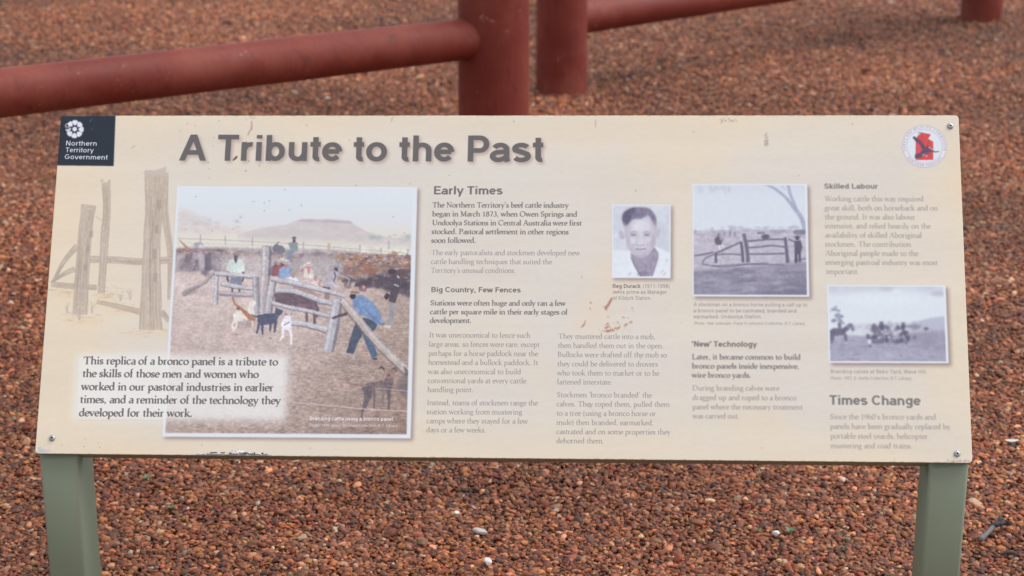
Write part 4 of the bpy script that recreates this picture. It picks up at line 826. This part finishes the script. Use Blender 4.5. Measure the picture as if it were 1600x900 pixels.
    for pts in ((320, 300, 360, 320, 420, 345, 480, 395, 515, 450, 530, 480, 560, 470, 600, 490, 650, 525, 690, 545, 765, 540, 760, 552, 690, 562, 640, 550, 580, 570, 540, 580, 500, 610, 450, 650, 350, 660, 400, 620, 360, 600, 440, 570, 480, 530, 470, 480, 430, 420, 360, 370),
                (345, 290, 400, 330, 370, 350, 320, 330), (360, 590, 420, 600, 400, 650, 360, 655), (395, 236, 470, 228, 480, 240, 430, 246), (560, 440, 600, 470, 560, 490)):
        put(cover(em(*pts), .8, False), eg, .92, tex=.25, cell=6)
    for u in ((600, 480), (640, 505), (500, 600), (550, 620)): q = em(*u)[0]; put(cover([(q[0]+3*math.cos(t), q[1]+3*math.sin(t)) for t in np.linspace(0, 6.28, 9)], .8, False), (214, 196, 200), .9)
    M = np.zeros((RH, RW), np.float32)
    def arc_text(txt, a0, a1, r, inside):
        advs = [glyph('sr', c)[0] for c in txt]; tot = sum(advs); pos = 0
        for c, ad in zip(txt, advs):
            a = math.radians(a0+(a1-a0)*(pos+ad/2)/tot); pos += ad
            s = 10.2; ux, uy = math.cos(a), -math.sin(a); x, y = ex+r*ux, ey+r*uy
            rot = a-math.pi/2 if not inside else a+math.pi/2
            put_text(M, 'sr', c, x-ad*s/2*math.cos(rot), y+ad*s/2*math.sin(rot), s, s, 0, 0, rot)
    arc_text('PARKS AND WILDLIFE COMMISSION', 196, -14, er*.85, False); arc_text('NORTHERN TERRITORY', 214, 326, er*.94, True)
    x0, y0, x1, y1 = int(ex-90), int(ey-90), int(ex+90), int(ey+90); put((x0, y0, min(x1, RW), y1, M[y0:y1, x0:min(x1, RW)]), (128, 120, 146), .85)
    # --- lettering
    tcol = (103, 100, 100)
    X0, Y0, X1, Y1, M = line('A Tribute to the Past', 'st', 279, 251, 849, 56.5, tcol, 0, 253)
    Ms = blur(M, 4.5); put((X0+6, Y0+7, X1+6, Y1+7, Ms), (150, 118, 112), .55); put((X0, Y0, X1, Y1, M), tcol, 1., tex=.02, cell=20)
    hc, bc, lc, cc = (114, 110, 110), (124, 120, 119), (148, 142, 140), (140, 135, 135)
    for t_, f_, x0, y0, x1, s_, c_, y1 in TEXT:
        col = {'h': hc, 'b': bc, 'l': lc, 'c': cc, 'd': (126, 122, 122), 'i': (112, 109, 110)}[c_]
        fade = max(0., (x0-1000)/500)*.12
        line(t_, f_, x0, y0, x1, s_, col, 1-fade, y1, soft=0 if x0 < 1060 else .5, slant=.2 if (f_ == 'sr' and s_ < 7.5) else 0.)
    # --- wear: insect marks, scratches, rust-coloured smears
    rust, dk = (164, 112, 98), (96, 84, 80)
    def smear(pts, w, col=rust, a=.85): stroke(pts, w, col, a, .7, .9, tex=.2, cell=4)
    smear([(392, 189), (392, 200), (388, 207), (386, 213)], [2, 2.6, 2, .8], (190, 140, 126), .8); smear([(363, 251), (367, 247), (369.5, 244)], [1.4, 2.6, 2], (70, 62, 52), 1)
    smear([(906, 512), (911, 508), (914, 500)], [1, 2.6, .8], (168, 132, 112)); smear([(945, 484), (948, 478), (952, 472), (955, 465)], [5.5, 4, 3.4, 2.2], (172, 120, 106)); smear([(941, 479), (946, 480)], 1, (150, 130, 120)); smear([(960, 457), (966, 456)], 1.6)
    for x, y, rx, ry in ((948, 506, 2.8, 1.2), (948, 511, 4, 1.6), (949, 517, 5, 2.2), (956, 516, 4, 2), (962, 513, 3, 1.6), (966, 512, 2.4, 2), (973, 496, 2.4, 1), (980, 497, .9, .8), (976, 508.5, 2.4, 1.8), (978, 506.5, 2, 1.4), (984.5, 503.5, 2.6, 2), (964.5, 503, 1.2, 1), (949, 495, 1.1, .9), (987, 481.5, 1.5, .9), (988, 486, .9, .6), (922, 473, 1.6, 1.4), (921, 482, 1, 2), (861, 476.5, 1.6, 2.4), (908, 433, 1.4, .7), (920, 635, 2.2, 1)):
        blob(x, y, rx, ry, (172, 122, 108) if ry > 1 else (150, 130, 120), .75, .7, rng.uniform(-30, 10), .4, tex=.2)
    for _ in range(26): blob(956+rng.normal()*12, 512+rng.normal()*5, rng.uniform(.5, 1.3), rng.uniform(.4, .9), rust, .7, .5)
    smear([(929, 187), (929, 199)], 1.2, (190, 150, 134)); smear([(612, 183), (610, 190)], 1.4, (180, 140, 124))
    for x0_, x1_, y_, n_ in ((1124, 1150, 188, 30), (1193, 1199, 219, 40)):
        for _ in range(n_):
            blob(rng.uniform(x0_, x1_), y_+rng.normal()*(2. if x1_-x0_ > 10 else 6), rng.uniform(.4, 1.3), rng.uniform(.4, .9), (128, 116, 112), .65, .5)
    for x, y in ((292, 193), (304, 196.5), (281, 204), (341, 189), (384, 187), (391, 184), (394, 185), (398, 184), (478, 196), (333, 215), (332, 228), (388, 252), (324.5, 254), (326, 264), (325.5, 278), (404, 259), (451, 268), (383, 267), (209, 229), (206, 231), (555, 290), (640, 287), (992, 298), (1331, 193), (1082, 206), (1247, 274), (156, 698), (154, 692), (133, 685), (131, 697), (97, 695), (315, 695), (1398, 718), (484, 700), (545, 219), (801, 190), (700, 274), (1190, 700), (1000, 560)):
        blob(x, y, rng.uniform(.6, 1.3), rng.uniform(.6, 1.0), dk, .55, .6, 0, .5)
    for _ in range(220):
        x, y = rng.uniform(70, 1500), rng.uniform(184, 705); blob(x, y, rng.uniform(.3, .8), rng.uniform(.3, .6), (150, 132, 118), rng.uniform(.15, .5), .5)
    for _ in range(26):
        x, y, a = rng.uniform(100, 1480), rng.uniform(190, 700), rng.uniform(0, 3.1); l = rng.uniform(6, 26); stroke([(x, y), (x+l*math.cos(a), y+l*math.sin(a))], .6, (236, 230, 222), .35, .5)
    # chipped corners and edges showing the metal
    for _ in range(60):
        x, y = 60+abs(rng.normal())*9, 706-abs(rng.normal())*4; blob(x, y, rng.uniform(.6, 2), rng.uniform(.5, 1.4), (186, 190, 198), .7, .5, 0, .4)
    for _ in range(30): blob(rng.uniform(1480, 1516), 722-abs(rng.normal())*1.3, 1.5, .6, (150, 140, 132), .6, .5)
    for s in range(0, 3000, 7):
        if rng.random() < .5: put(cover([(s, 0), (s+rng.uniform(4, 22), 0), (s+10, rng.uniform(1, 3.4))], .4, False), (160, 140, 122), .5)
        if rng.random() < .4: put(cover([(s, RH), (s+rng.uniform(4, 22), RH), (s+10, RH-rng.uniform(1, 3))], .4, False), (150, 132, 116), .5)
# ------------------------------------------------------------------ the red yard fences
def painted_red():
    m, nt, b = mat('red_oxide_paint', (.19, .032, .026), .5, spec=.24)
    c = coords(nt); n1 = tex_noise(nt, 5, 4, .6, c); n2 = tex_noise(nt, 60, 3, .6, coords(nt, (1, 1, .12)))
    col = mix(nt, ramp(nt, n1, [(.35, (0, 0, 0)), (.7, (1, 1, 1))]), (.148, .022, .0145), (.192, .036, .023))
    spots = ramp(nt, tex_noise(nt, 22, 4, .75, c), [(.66, (0, 0, 0)), (.70, (1, 1, 1))])
    col = mix(nt, spots, col, (.30, .15, .11))
    grain = tex_noise(nt, 26, 5, .75, coords(nt, (1, 1, .35)), 1.2)
    col = mix(nt, ramp(nt, grain, [(.57, (0, 0, 0)), (.66, (.7, .7, .7))]), col, (.085, .018, .014))
    dust = tex_noise(nt, 2.6, 6, .7, c)
    col = mix(nt, ramp(nt, dust, [(.47, (0, 0, 0)), (.66, (.42, .42, .42))]), col, (.27, .085, .058))
    nt.links.new(col, b.inputs['Base Color'])
    nt.links.new(ramp(nt, n1, [(.3, (.50, .50, .50)), (.75, (.68, .68, .68))]), b.inputs['Roughness'])
    bump(nt, b, n2, .35, .004); return m
RED = painted_red()
def log_mesh(name, a, b_, r0, r1, parent, origin, seed, cap=True):
    """a tapering round pole from a to b with the slow swell and dents of a dressed log under paint"""
    a, b_ = Vector(a), Vector(b_); ax = (b_-a); L = ax.length; ax.normalize()
    s = ax.orthogonal().normalized(); t = ax.cross(s); nr, ns = max(8, int(L/.06)), 40; g = np.random.default_rng(seed)
    ph = g.uniform(0, 6.28, 6); v = []
    for i in range(nr+1):
        u = i/nr; r = r0+(r1-r0)*u
        for j in range(ns):
            th = 2*PI*j/ns
            k = 1+.010*math.sin(2*th+ph[0]+u*L*1.1)+.007*math.sin(3*th+ph[1]-u*L*2)+.007*math.sin(u*L*5+ph[2])+.004*math.sin(u*L*13+th*2+ph[3])
            p = a+ax*(L*u)+(s*math.cos(th)+t*math.sin(th))*(r*k)
            if cap and i in (0, nr): p = a+ax*(L*u)+(s*math.cos(th)+t*math.sin(th))*(r*k-.006)
            v.append(p-Vector(origin))
    f = [(i*ns+j, i*ns+(j+1) % ns, (i+1)*ns+(j+1) % ns, (i+1)*ns+j) for i in range(nr) for j in range(ns)]
    f.append(tuple(range(ns))[::-1]); f.append(tuple(nr*ns+j for j in range(ns)))
    return mesh_obj(name, v, f, RED, parent, smooth=True)
def gz(p): return float(ground_z(p[0], p[1]))
p1 = at_depth(772, 366, 5.80); p1.z = 0
lf = thing('log_fence', 'red painted pole fence with thick post behind sign and rail running to the left', 'fence', p1)
log_mesh('post', (p1.x, p1.y, -.12), (p1.x, p1.y, 1.45), .1115, .108, lf, p1, 1)
def level(x, y, z): return on_ground(x, y, z)
def beside(x, y, Y): d_ = ray(x, y); return Vector((0, 0, CAM_H))+d_*(Y/d_.y)
RAIL_1 = beside(757, 56, p1.y).z
rb = level(0, 145.5, RAIL_1)
ra = Vector((p1.x, p1.y, RAIL_1)); far = ra+(rb-ra)*1.9
log_mesh('rail', ra, far, .0625, .066, lf, p1, 2)
log_mesh('post', (far.x, far.y, -.12), (far.x, far.y, 1.45), .11, .107, lf, p1, 3)
p2, p3 = on_ground(877, 151), on_ground(1532, 30)
rf = thing('log_fence', 'red painted pole fence with low rail running away to upper right', 'fence', p2)
log_mesh('post', (p2.x, p2.y, -.12), (p2.x, p2.y, 1.45), .110, .107, rf, p2, 4)
log_mesh('post', (p3.x, p3.y, -.12), (p3.x, p3.y, 1.45), .110, .107, rf, p2, 5)
z2 = beside(917, 31, p2.y).z
log_mesh('rail', (p2.x, p2.y, z2), (p3.x, p3.y, z2+.0), .074, .072, rf, p2, 6)

# ------------------------------------------------------------------ the sign
PW, PH = 1.5, .5748
SIGN_O = Vector((-.01897, 2.83994, .70207))
RX, RZ, RR = 1.032567, -.061651, .01421
SM = Matrix.Rotation(RZ, 4, 'Z') @ Matrix.Rotation(RX, 4, 'X') @ Matrix.Rotation(RR, 4, 'Z')
def panel_pt(u, v, w=0.): return SIGN_O+(SM @ Vector((u, v, w)))
base = Vector((SIGN_O.x, SIGN_O.y, 0))
sign = thing('information_sign', 'low tilted cream information sign with photographs and text on two sage green legs', 'sign', base)
def loc(p): return tuple(Vector(p)-base)
paint()
img = bpy.data.images.new('sign_print', RW, RH)
px = np.ones((RH, RW, 4), np.float32); px[..., :3] = np.clip(C[::-1], 0, 1); img.pixels.foreach_set(px.ravel()); img.update(); img.pack()
mp, nt, b = mat('printed_board', rough=.5, spec=.35)
ti = N(nt, 'ShaderNodeTexImage', image=img); ti.extension = 'EXTEND'
uvn = N(nt, 'ShaderNodeUVMap', uv_map='uv'); nt.links.new(uvn.outputs[0], ti.inputs[0]); nt.links.new(ti.outputs[0], b.inputs['Base Color'])
nr_ = tex_noise(nt, 3.5, 4, .6, coords(nt)); nt.links.new(ramp(nt, nr_, [(.3, (.42, .42, .42)), (.7, (.6, .6, .6))]), b.inputs['Roughness'])
def sage():
    m, nt, b = mat('sage_green_paint', (.155, .185, .13), .5, spec=.4)
    c = coords(nt); n1 = tex_noise(nt, 9, 4, .6, c)
    nt.links.new(mix(nt, n1, (.190, .232, .160), (.222, .266, .190)), b.inputs['Base Color'])
    st_ = tex_noise(nt, 30, 4, .7, coords(nt, (1, 1, .08))); sc_ = ramp(nt, st_, [(.56, (0, 0, 0)), (.74, (.5, .5, .5))])
    prev = b.inputs['Base Color'].links[0].from_socket; dusty = mix(nt, sc_, prev, (.27, .20, .14)); nt.links.new(dusty, b.inputs['Base Color'])
    nt.links.new(ramp(nt, n1, [(.3, (.42, .42, .42)), (.7, (.62, .62, .62))]), b.inputs['Roughness'])
    bump(nt, b, tex_noise(nt, 220, 2, .5, c), .12, .0008); return m
GREEN = sage()
METAL, nt, b = mat('bare_metal', (.42, .43, .45), .5, metal=.8)
DARK, nt, b = mat('dark_recess', (.02, .02, .022), .6)

def slab(name, w, h, r, z0, z1, material, chamfer=.0006):
    """rounded rectangle from depth z0 to z1 on the panel plane"""
    def outline(e):
        pts = []
        for cx, cy, a0 in ((w/2-r, h/2-r, 0), (-w/2+r, h/2-r, 90), (-w/2+r, -h/2+r, 180), (w/2-r, -h/2+r, 270)):
            for k in range(5):
                a = math.radians(a0+22.5*k); pts.append((cx+(r-e)*math.cos(a), cy+(r-e)*math.sin(a)))
        return pts
    rings = [(outline(0), z0), (outline(0), z1-chamfer), (outline(chamfer), z1)]; v = []; uv = []
    for pts, z in rings:
        for x, y in pts: v.append(loc(panel_pt(x, y, z))); uv.append((x/PW+.5, y/PH+.5))
    n = 20; f = [(i*n+j, i*n+(j+1) % n, (i+1)*n+(j+1) % n, (i+1)*n+j) for i in range(2) for j in range(n)]
    f.append(tuple(range(n))[::-1]); f.append(tuple(2*n+j for j in range(n)))
    return mesh_obj(name, v, f, material, sign, uvs=uv)
slab('backing_tray', PW-.002, PH-.0015, .006, -.048, -.0032, GREEN)
slab('panel', PW, PH, .006, -.003, 0, mp)
def raster_uv(x, y): return x/RW*PW-PW/2, PH/2-y/RH*PH
def patch(name, corners, z, label=None, photo=True):
    """one printed element: a sheet on the panel showing its piece of the print"""
    q = [T(*c) for c in corners] if photo else corners
    q = [(min(max(x, 1.5), RW-1.5), min(max(y, 1.5), RH-1.5)) for x, y in q]
    uvp = [raster_uv(*c) for c in q]
    o = mesh_obj(name, [loc(panel_pt(u, v, z)) for u, v in uvp], [tuple(range(len(q)))[::-1]], mp, sign, uvs=[(u/PW+.5, v/PH+.5) for u, v in uvp])
    if label: o['label'] = label
    return o
patch('fence_drawing', [(76, 262), (270, 259), (258, 524), (66, 524)], .00005, 'faded pencil drawing of old timber yard posts')
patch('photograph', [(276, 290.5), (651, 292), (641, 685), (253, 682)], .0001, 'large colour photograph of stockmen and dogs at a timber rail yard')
patch('photograph', [(954.3, 319.3), (1047, 319.5), (1047, 435), (954.5, 434.5)], .0001, 'small grey portrait photograph of a man in a white shirt')
patch('photograph', [(1080.2, 287), (1260.4, 287), (1264, 464), (1080.7, 463.3)], .0001, 'square grey photograph of a timber yard panel under a leaning tree')
patch('photograph', [(1291, 445), (1477.3, 445.7), (1482.7, 568), (1294.3, 567.3)], .0001, 'wide grey photograph of riders and cattle on an open plain')
patch('government_badge', [(90, 178), (180, 178.5), (177, 259.5), (84, 258.5)], .0001, 'navy square badge with white flower and lettering')
e0 = T(1443.8, 228.5); patch('round_emblem', [(e0[0]+73*math.cos(t), e0[1]+73*math.sin(t)) for t in np.linspace(0, 2*PI, 32, endpoint=False)], .0001, 'round white emblem with red map and dark eagle', False)
patch('title', [(274, 203), (858, 203), (858, 264), (272, 264)], .00005, 'large dark grey title lettering')
def block(name, i0, i1, z=.0002):
    L_ = TEXT[i0:i1]; x0 = min(t[2] for t in L_)-2; x1 = max(t[4] for t in L_)+2; s = L_[0][5]
    patch(name, [(x0+1, L_[0][3]-s*.78), (x1, L_[0][3]-s*.78), (x1, L_[-1][3]+s*.34), (x0-1, L_[-1][3]+s*.34)], z)
cuts = []; k = 0
for i, t in enumerate(TEXT):
    key = (t[1], t[6], round(t[5], 1)); gap = i and (abs(t[3]-TEXT[i-1][3]) > 16.8 and t[6] != 'i' or t[3] < TEXT[i-1][3] or (t[6] != TEXT[i-1][6] and TEXT[i-1][6] != 'd'))
    if gap: cuts.append((k, i)); k = i
cuts.append((k, len(TEXT)))
for i0, i1 in cuts:
    ty = TEXT[i0][6]; block({'h': 'heading', 'b': 'bold_text', 'l': 'text_block', 'c': 'caption', 'd': 'caption', 'i': 'introduction'}[ty], i0, i1, .00018 if ty == 'i' else .00005)

def screw(x, y):
    u, v = raster_uv(*T(x, y)); bm = bmesh.new(); prof = [(.0053, .0004), (.0051, .0012), (.0040, .0026), (.0021, .0032), (.0017, .0032), (.0015, .0016)]; rings = []
    for r, z in prof: rings.append([bm.verts.new(loc(panel_pt(u+r*math.cos(a), v+r*math.sin(a), z))) for a in np.linspace(0, 2*PI, 18, endpoint=False)])
    for i in range(len(rings)-1):
        for j in range(18):
            f = bm.faces.new((rings[i][j], rings[i][(j+1) % 18], rings[i+1][(j+1) % 18], rings[i+1][j])); f.material_index = 1 if i == 4 else 0
    f = bm.faces.new(rings[-1]); f.material_index = 1
    bm_obj('screw', bm, [METAL, DARK], sign, True)
for q in ((105.5, 197.5), (1484.3, 197), (82, 684), (1496, 709.6)): screw(*q)

def leg(u0, u1):
    """square tube under one end of the panel, rounded corners, top cut to the panel's slope"""
    fy = .008; dp = .088; r = .006; s = Matrix.Rotation(RZ, 4, 'Z')
    bl, br = panel_pt(-PW/2, -PH/2), panel_pt(PW/2, -PH/2)
    def wp(u, dy, z): p = bl.lerp(br, (u+PW/2)/PW); q = s @ Vector((0, dy, 0)); return Vector((p.x+q.x, p.y+q.y, z))
    pts = []
    for cx, cy, a0 in ((u1-r, fy+r, 270), (u1-r, fy+dp-r, 0), (u0+r, fy+dp-r, 90), (u0+r, fy+r, 180)):
        for k in range(5): a = math.radians(a0+22.5*k); pts.append((cx+r*math.cos(a), cy+r*math.sin(a)))
    zb = bl.z*(1-(u0+u1+PW)/2/PW)+br.z*((u0+u1+PW)/2/PW)
    v = [loc(wp(u, dy, -.1)) for u, dy in pts]+[loc(wp(u, dy, zb+dy*math.tan(RX)-.028 if dy < .06 else zb+.06*math.tan(RX)-.028)) for u, dy in pts]
    n = len(pts); f = [(j, (j+1) % n, n+(j+1) % n, n+j) for j in range(n)]+[tuple(range(n))[::-1], tuple(n+j for j in range(n))]
    o = mesh_obj('leg', v, f, GREEN, sign, smooth=True)
    for p in o.data.polygons[-2:]: p.use_smooth = False
leg(-PW/2+.0035, -PW/2+.0655); leg(PW/2-.0655, PW/2-.003)

# torn and curled laminate on the lower edge
def peel():
    g = np.random.default_rng(5); bm = bmesh.new()
    FOIL, nt, b = mat('torn_laminate', rough=.5)
    c = coords(nt); nt.links.new(ramp(nt, tex_noise(nt, 160, 3, .7, c), [(.32, (.10, .10, .11)), (.42, (.40, .41, .44)), (.60, (.70, .71, .75))], 'LINEAR'), b.inputs['Base Color'])
    n = 60; x0, x1 = 304., 424.
    rows = []
    for i in range(n+1):
        t = i/n; x = x0+(x1-x0)*t; e = math.sin(PI*t)**.6
        top = 709.4-e*(2.8+3.0*math.exp(-((x-372)/18)**2)+g.uniform(-.7, .7)); bot = 710.6+e*g.uniform(-.3, 1.2)
        if 350 < x < 360: top = bot-1.6
        row = []
        for q in range(4):
            y = top+(bot-top)*q/3; u, v = raster_uv(*T(x, y)); row.append(bm.verts.new(loc(panel_pt(u, v, .0006+e*.0035*math.sin(PI*q/3)+g.uniform(0, .0016)*e))))
        rows.append(row)
    for i in range(n):
        if g.random() < .06: continue
        for q in range(3): bm.faces.new((rows[i][q], rows[i+1][q], rows[i+1][q+1], rows[i][q+1]))
    o = bm_obj('peeled_laminate', bm, FOIL, sign); o['label'] = 'torn silvery laminate curling off the lower edge'
    bm = bmesh.new()
    for a, w_, h_ in ((335, 12, 1.6), (349, 9, 1.4), (361, 3, 1.6), (398.5, 3, 2.2), (410.5, 5, 1.8), (384, 12, 1.1)):
        y0 = 708.6 if a not in (335, 349) else 707.6
        q = [raster_uv(*T(x, y)) for x, y in ((a-w_/2, y0-h_*.3), (a+w_/2, y0-h_/2), (a+w_/2-1, y0+h_/2), (a-w_/2+1, y0+h_*.7))]
        bm.faces.new([bm.verts.new(loc(panel_pt(u, v, .0062))) for u, v in q])
    bm_obj('tear', bm, DARK, sign)
peel()

# ------------------------------------------------------------------ larger stones and litter lying on the gravel
def stone_mat(name, c0, c1, sc=60):
    m, nt, b = mat(name, rough=.8, spec=.3); nt.links.new(mix(nt, tex_noise(nt, sc, 4, .6, coords(nt)), c0, c1), b.inputs['Base Color']); return m
S_GREY = stone_mat('pale_grey_stone', (.42, .38, .35), (.60, .55, .50)); S_WHITE = stone_mat('white_quartz', (.66, .65, .64), (.86, .84, .82)); S_BROWN = stone_mat('brown_stone', (.16, .085, .06), (.24, .13, .085)); S_TAN = stone_mat('tan_stone', (.50, .29, .16), (.62, .40, .25))
def stone(px_, py_, L, W, Hh, yaw, m, label, seed, flat=.5, lift=.004, rise=0.):
    p = on_ground(px_, py_, rise); p.z = gz(p)+lift+rise
    bm = bmesh.new(); bmesh.ops.create_icosphere(bm, subdivisions=3, radius=1.); g = np.random.default_rng(seed)
    ds = [(Vector(g.normal(size=3)).normalized(), g.uniform(.55, .9)) for _ in range(9)]
    for v in bm.verts:
        for d_, k in ds:
            e = v.co.dot(d_)-k
            if e > 0: v.co -= d_*e*.92
        v.co = Vector((v.co.x*L/2, v.co.y*W/2, v.co.z*Hh/2))
    bmesh.ops.rotate(bm, verts=bm.verts, matrix=Matrix.Rotation(yaw, 3, 'Z') @ Matrix.Rotation(g.uniform(-.25, .25), 3, 'X'))
    o = bm_obj('stone', bm, m, None, False); o.location = p; tag(o, label, 'stone')
stone(751, 827, .038, .016, .012, math.radians(-28), S_GREY, 'long pale grey flake of stone lying alone in the gravel below the sign centre', 3, lift=.013)
stone(762, 878, .016, .026, .013, math.radians(12), S_WHITE, 'upright white stone chip near the bottom edge of the gravel', 4, lift=.013)
stone(661, 847, .022, .022, .012, .3, S_BROWN, 'flat round brown stone left of the long grey flake', 6, lift=.012)
stone(713, 798, .013, .011, .010, .8, S_WHITE, 'small squarish white stone up and left from the grey flake', 8, lift=.012)
stone(1212, 837, .016, .014, .012, .2, S_WHITE, 'bluish white square stone between the two green seedlings right of centre', 10, lift=.012)
stone(1525, 31, .040, .032, .044, .3, S_TAN, 'orange tan stone resting against the foot of the farthest red post', 12, lift=.02)
stone(1536, 34, .028, .024, .020, 1.2, S_GREY, 'grey stone beside the orange tan one at the farthest red post', 13, lift=.014)

def leaf_litter(px_, py_, L, W, yaw, label, m, name='dead_leaf', curl=.3):
    p = on_ground(px_, py_); p.z = gz(p)+.016; v = []; n = 12
    for i in range(n+1):
        t = i/n; w = W/2*math.sin(PI*min(1, t*.97+.02))**.7
        for s in (-1, -.4, .4, 1): v.append(((t-.5)*L, s*w, .25*L*curl*(2*t-1)**2+abs(s)*w*curl))
    f = [(i*4+j, i*4+j+1, (i+1)*4+j+1, (i+1)*4+j) for i in range(n) for j in range(3)]
    o = mesh_obj(name, v, f, m, None, True); o.location = p; o.rotation_euler = (0.1, 0, yaw); sm_ = o.modifiers.new('thick', 'SOLIDIFY'); sm_.thickness = .0008
    return tag(o, label, 'leaf')
LEAF, nt, b = mat('dry_leaf', (.55, .53, .50), .7); nt.links.new(mix(nt, tex_noise(nt, 90, 3, .6, coords(nt)), (.42, .40, .38), (.66, .64, .62)), b.inputs['Base Color'])
BARK, nt, b = mat('charred_bark', (.03, .028, .03), .8); nt.links.new(mix(nt, tex_noise(nt, 120, 3, .6, coords(nt)), (.012, .012, .013), (.07, .065, .065)), b.inputs['Base Color'])
TWIG, nt, b = mat('weathered_twig', (.3, .28, .27), .8); nt.links.new(mix(nt, tex_noise(nt, 150, 4, .7, coords(nt)), (.05, .047, .047), (.22, .205, .205)), b.inputs['Base Color'])
leaf_litter(1580, 697.5, .034, .012, .05, 'pale dry leaf lying right of the sign near the picture edge', LEAF)

def rod(bm, pts, rs, n=10):
    rings = []
    for i, (p, r) in enumerate(zip(pts, rs)):
        p = Vector(p); a = Vector(pts[max(i-1, 0)]); c = Vector(pts[min(i+1, len(pts)-1)]); ax = (c-a).normalized(); s = ax.orthogonal().normalized(); t = ax.cross(s)
        rings.append([bm.verts.new(p+(s*math.cos(2*PI*j/n)+t*math.sin(2*PI*j/n))*r) for j in range(n)])
    for i in range(len(rings)-1):
        for j in range(n): bm.faces.new((rings[i][j], rings[i][(j+1) % n], rings[i+1][(j+1) % n], rings[i+1][j]))
    bm.faces.new(rings[0][::-1]); bm.faces.new(rings[-1])
tw_p = on_ground(1545, 842); tw_p.z = gz(tw_p)+.012
tw = thing('twig', 'broken grey twig with black bark at one end lying by the right leg', 'twig', tw_p)
q0, q1, q2, q3 = (on_ground(*c)-Vector((tw_p.x, tw_p.y, 0)) for c in ((1530, 852), (1541, 844), (1552, 835), (1575, 830)))
bm = bmesh.new(); rod(bm, [(q0.x, q0.y, .004), (q0.x*.8+q1.x*.2, q0.y*.8+q1.y*.2, .005), (q1.x, q1.y, .007), (q2.x, q2.y, .012)], [.0055, .0068, .0046, .0052]); bm_obj('stem', bm, TWIG, tw, True)
bm = bmesh.new(); gb_ = np.random.default_rng(4)
for k in range(11):
    t0 = gb_.uniform(-.25, .75); t1 = t0+gb_.uniform(.25, .5); o0 = gb_.normal()*.004; p0, p9 = q2.lerp(q3, t0), q2.lerp(q3, t1)
    rod(bm, [(p0.x, p0.y+o0, .010+gb_.uniform(0, .006)), (p0.x*.5+p9.x*.5, p0.y*.5+p9.y*.5+o0*2+gb_.normal()*.004, .012+gb_.uniform(0, .007)), (p9.x, p9.y+gb_.normal()*.008, .008+gb_.uniform(0, .004))], [.001, gb_.uniform(.0025, .0055), .0008], 6)
rod(bm, [(q2.x-.012, q2.y-.004, .012), (q2.x, q2.y, .016), (q3.x*.5+q2.x*.5, q3.y*.5+q2.y*.5, .013), (q3.x, q3.y, .009)], [.002, .005, .005, .001]); bm_obj('bark', bm, BARK, tw, True)
bk = on_ground(1577, 870)
bm = bmesh.new(); rod(bm, [(-.018, -.002, .0), (-.005, .003, .004), (.008, .002, .003), (.02, -.004, .0)], [.002, .0042, .0038, .0014]); o = bm_obj('twig', bm, BARK, None, True); o.location = (bk.x, bk.y, gz(bk)+.012); tag(o, 'short dark bark fragment below the broken grey twig at right', 'twig')
bk = on_ground(355, 40)
bm = bmesh.new(); rod(bm, [(-.026, 0, .0), (-.008, .006, .006), (.012, .0, .005), (.03, -.006, .0)], [.003, .010, .008, .002]); o = bm_obj('twig', bm, BARK, None, True); o.location = (bk.x, bk.y, gz(bk)+.014); tag(o, 'small dark bark piece on the gravel beyond the left rail', 'twig')

WEED, nt, b = mat('seedling_green', (.09, .15, .06), .6)
def seedling(px_, py_, s, label, seed):
    p = on_ground(px_, py_); p.z = gz(p)+.010; g = np.random.default_rng(seed)
    root = thing('seedling', label, 'seedling', p, 'tiny green seedlings in the gravel')
    bm = bmesh.new()
    for i in range(7):
        a = g.uniform(0, 6.28); l = s*g.uniform(.5, 1); w = l*.28; up = g.uniform(.3, .9)
        dx, dy = math.cos(a), math.sin(a); pts = []
        for t, ww in ((0, .15), (.35, 1), (.7, .8), (1, .05)):
            c = Vector((dx*l*t, dy*l*t, l*up*t*(1.3-.6*t))); n = Vector((-dy, dx, .1))*w*ww; pts.append((bm.verts.new(c-n), bm.verts.new(c+n)))
        for u, v in zip(pts, pts[1:]): bm.faces.new((u[0], v[0], v[1], u[1]))
    bm_obj('leaves', bm, WEED, root)
    bm = bmesh.new(); rod(bm, [(0, 0, -.01), (0, 0, .004)], [.001, .0008], 6); bm_obj('stem', bm, WEED, root)
seedling(231, 763, .016, 'green seedling in the gravel near the left leg, the upper one of two', 1)
seedling(270, 810, .012, 'green seedling in the gravel near the left leg, the lower one of two', 2)
seedling(1185, 829, .011, 'faint green seedling left of the bluish white stone', 3)
seedling(1235, 833, .014, 'green seedling just right of the bluish white stone', 4)
seedling(1320, 865, .009, 'yellowish green seedling low in the gravel left of the right leg', 5)
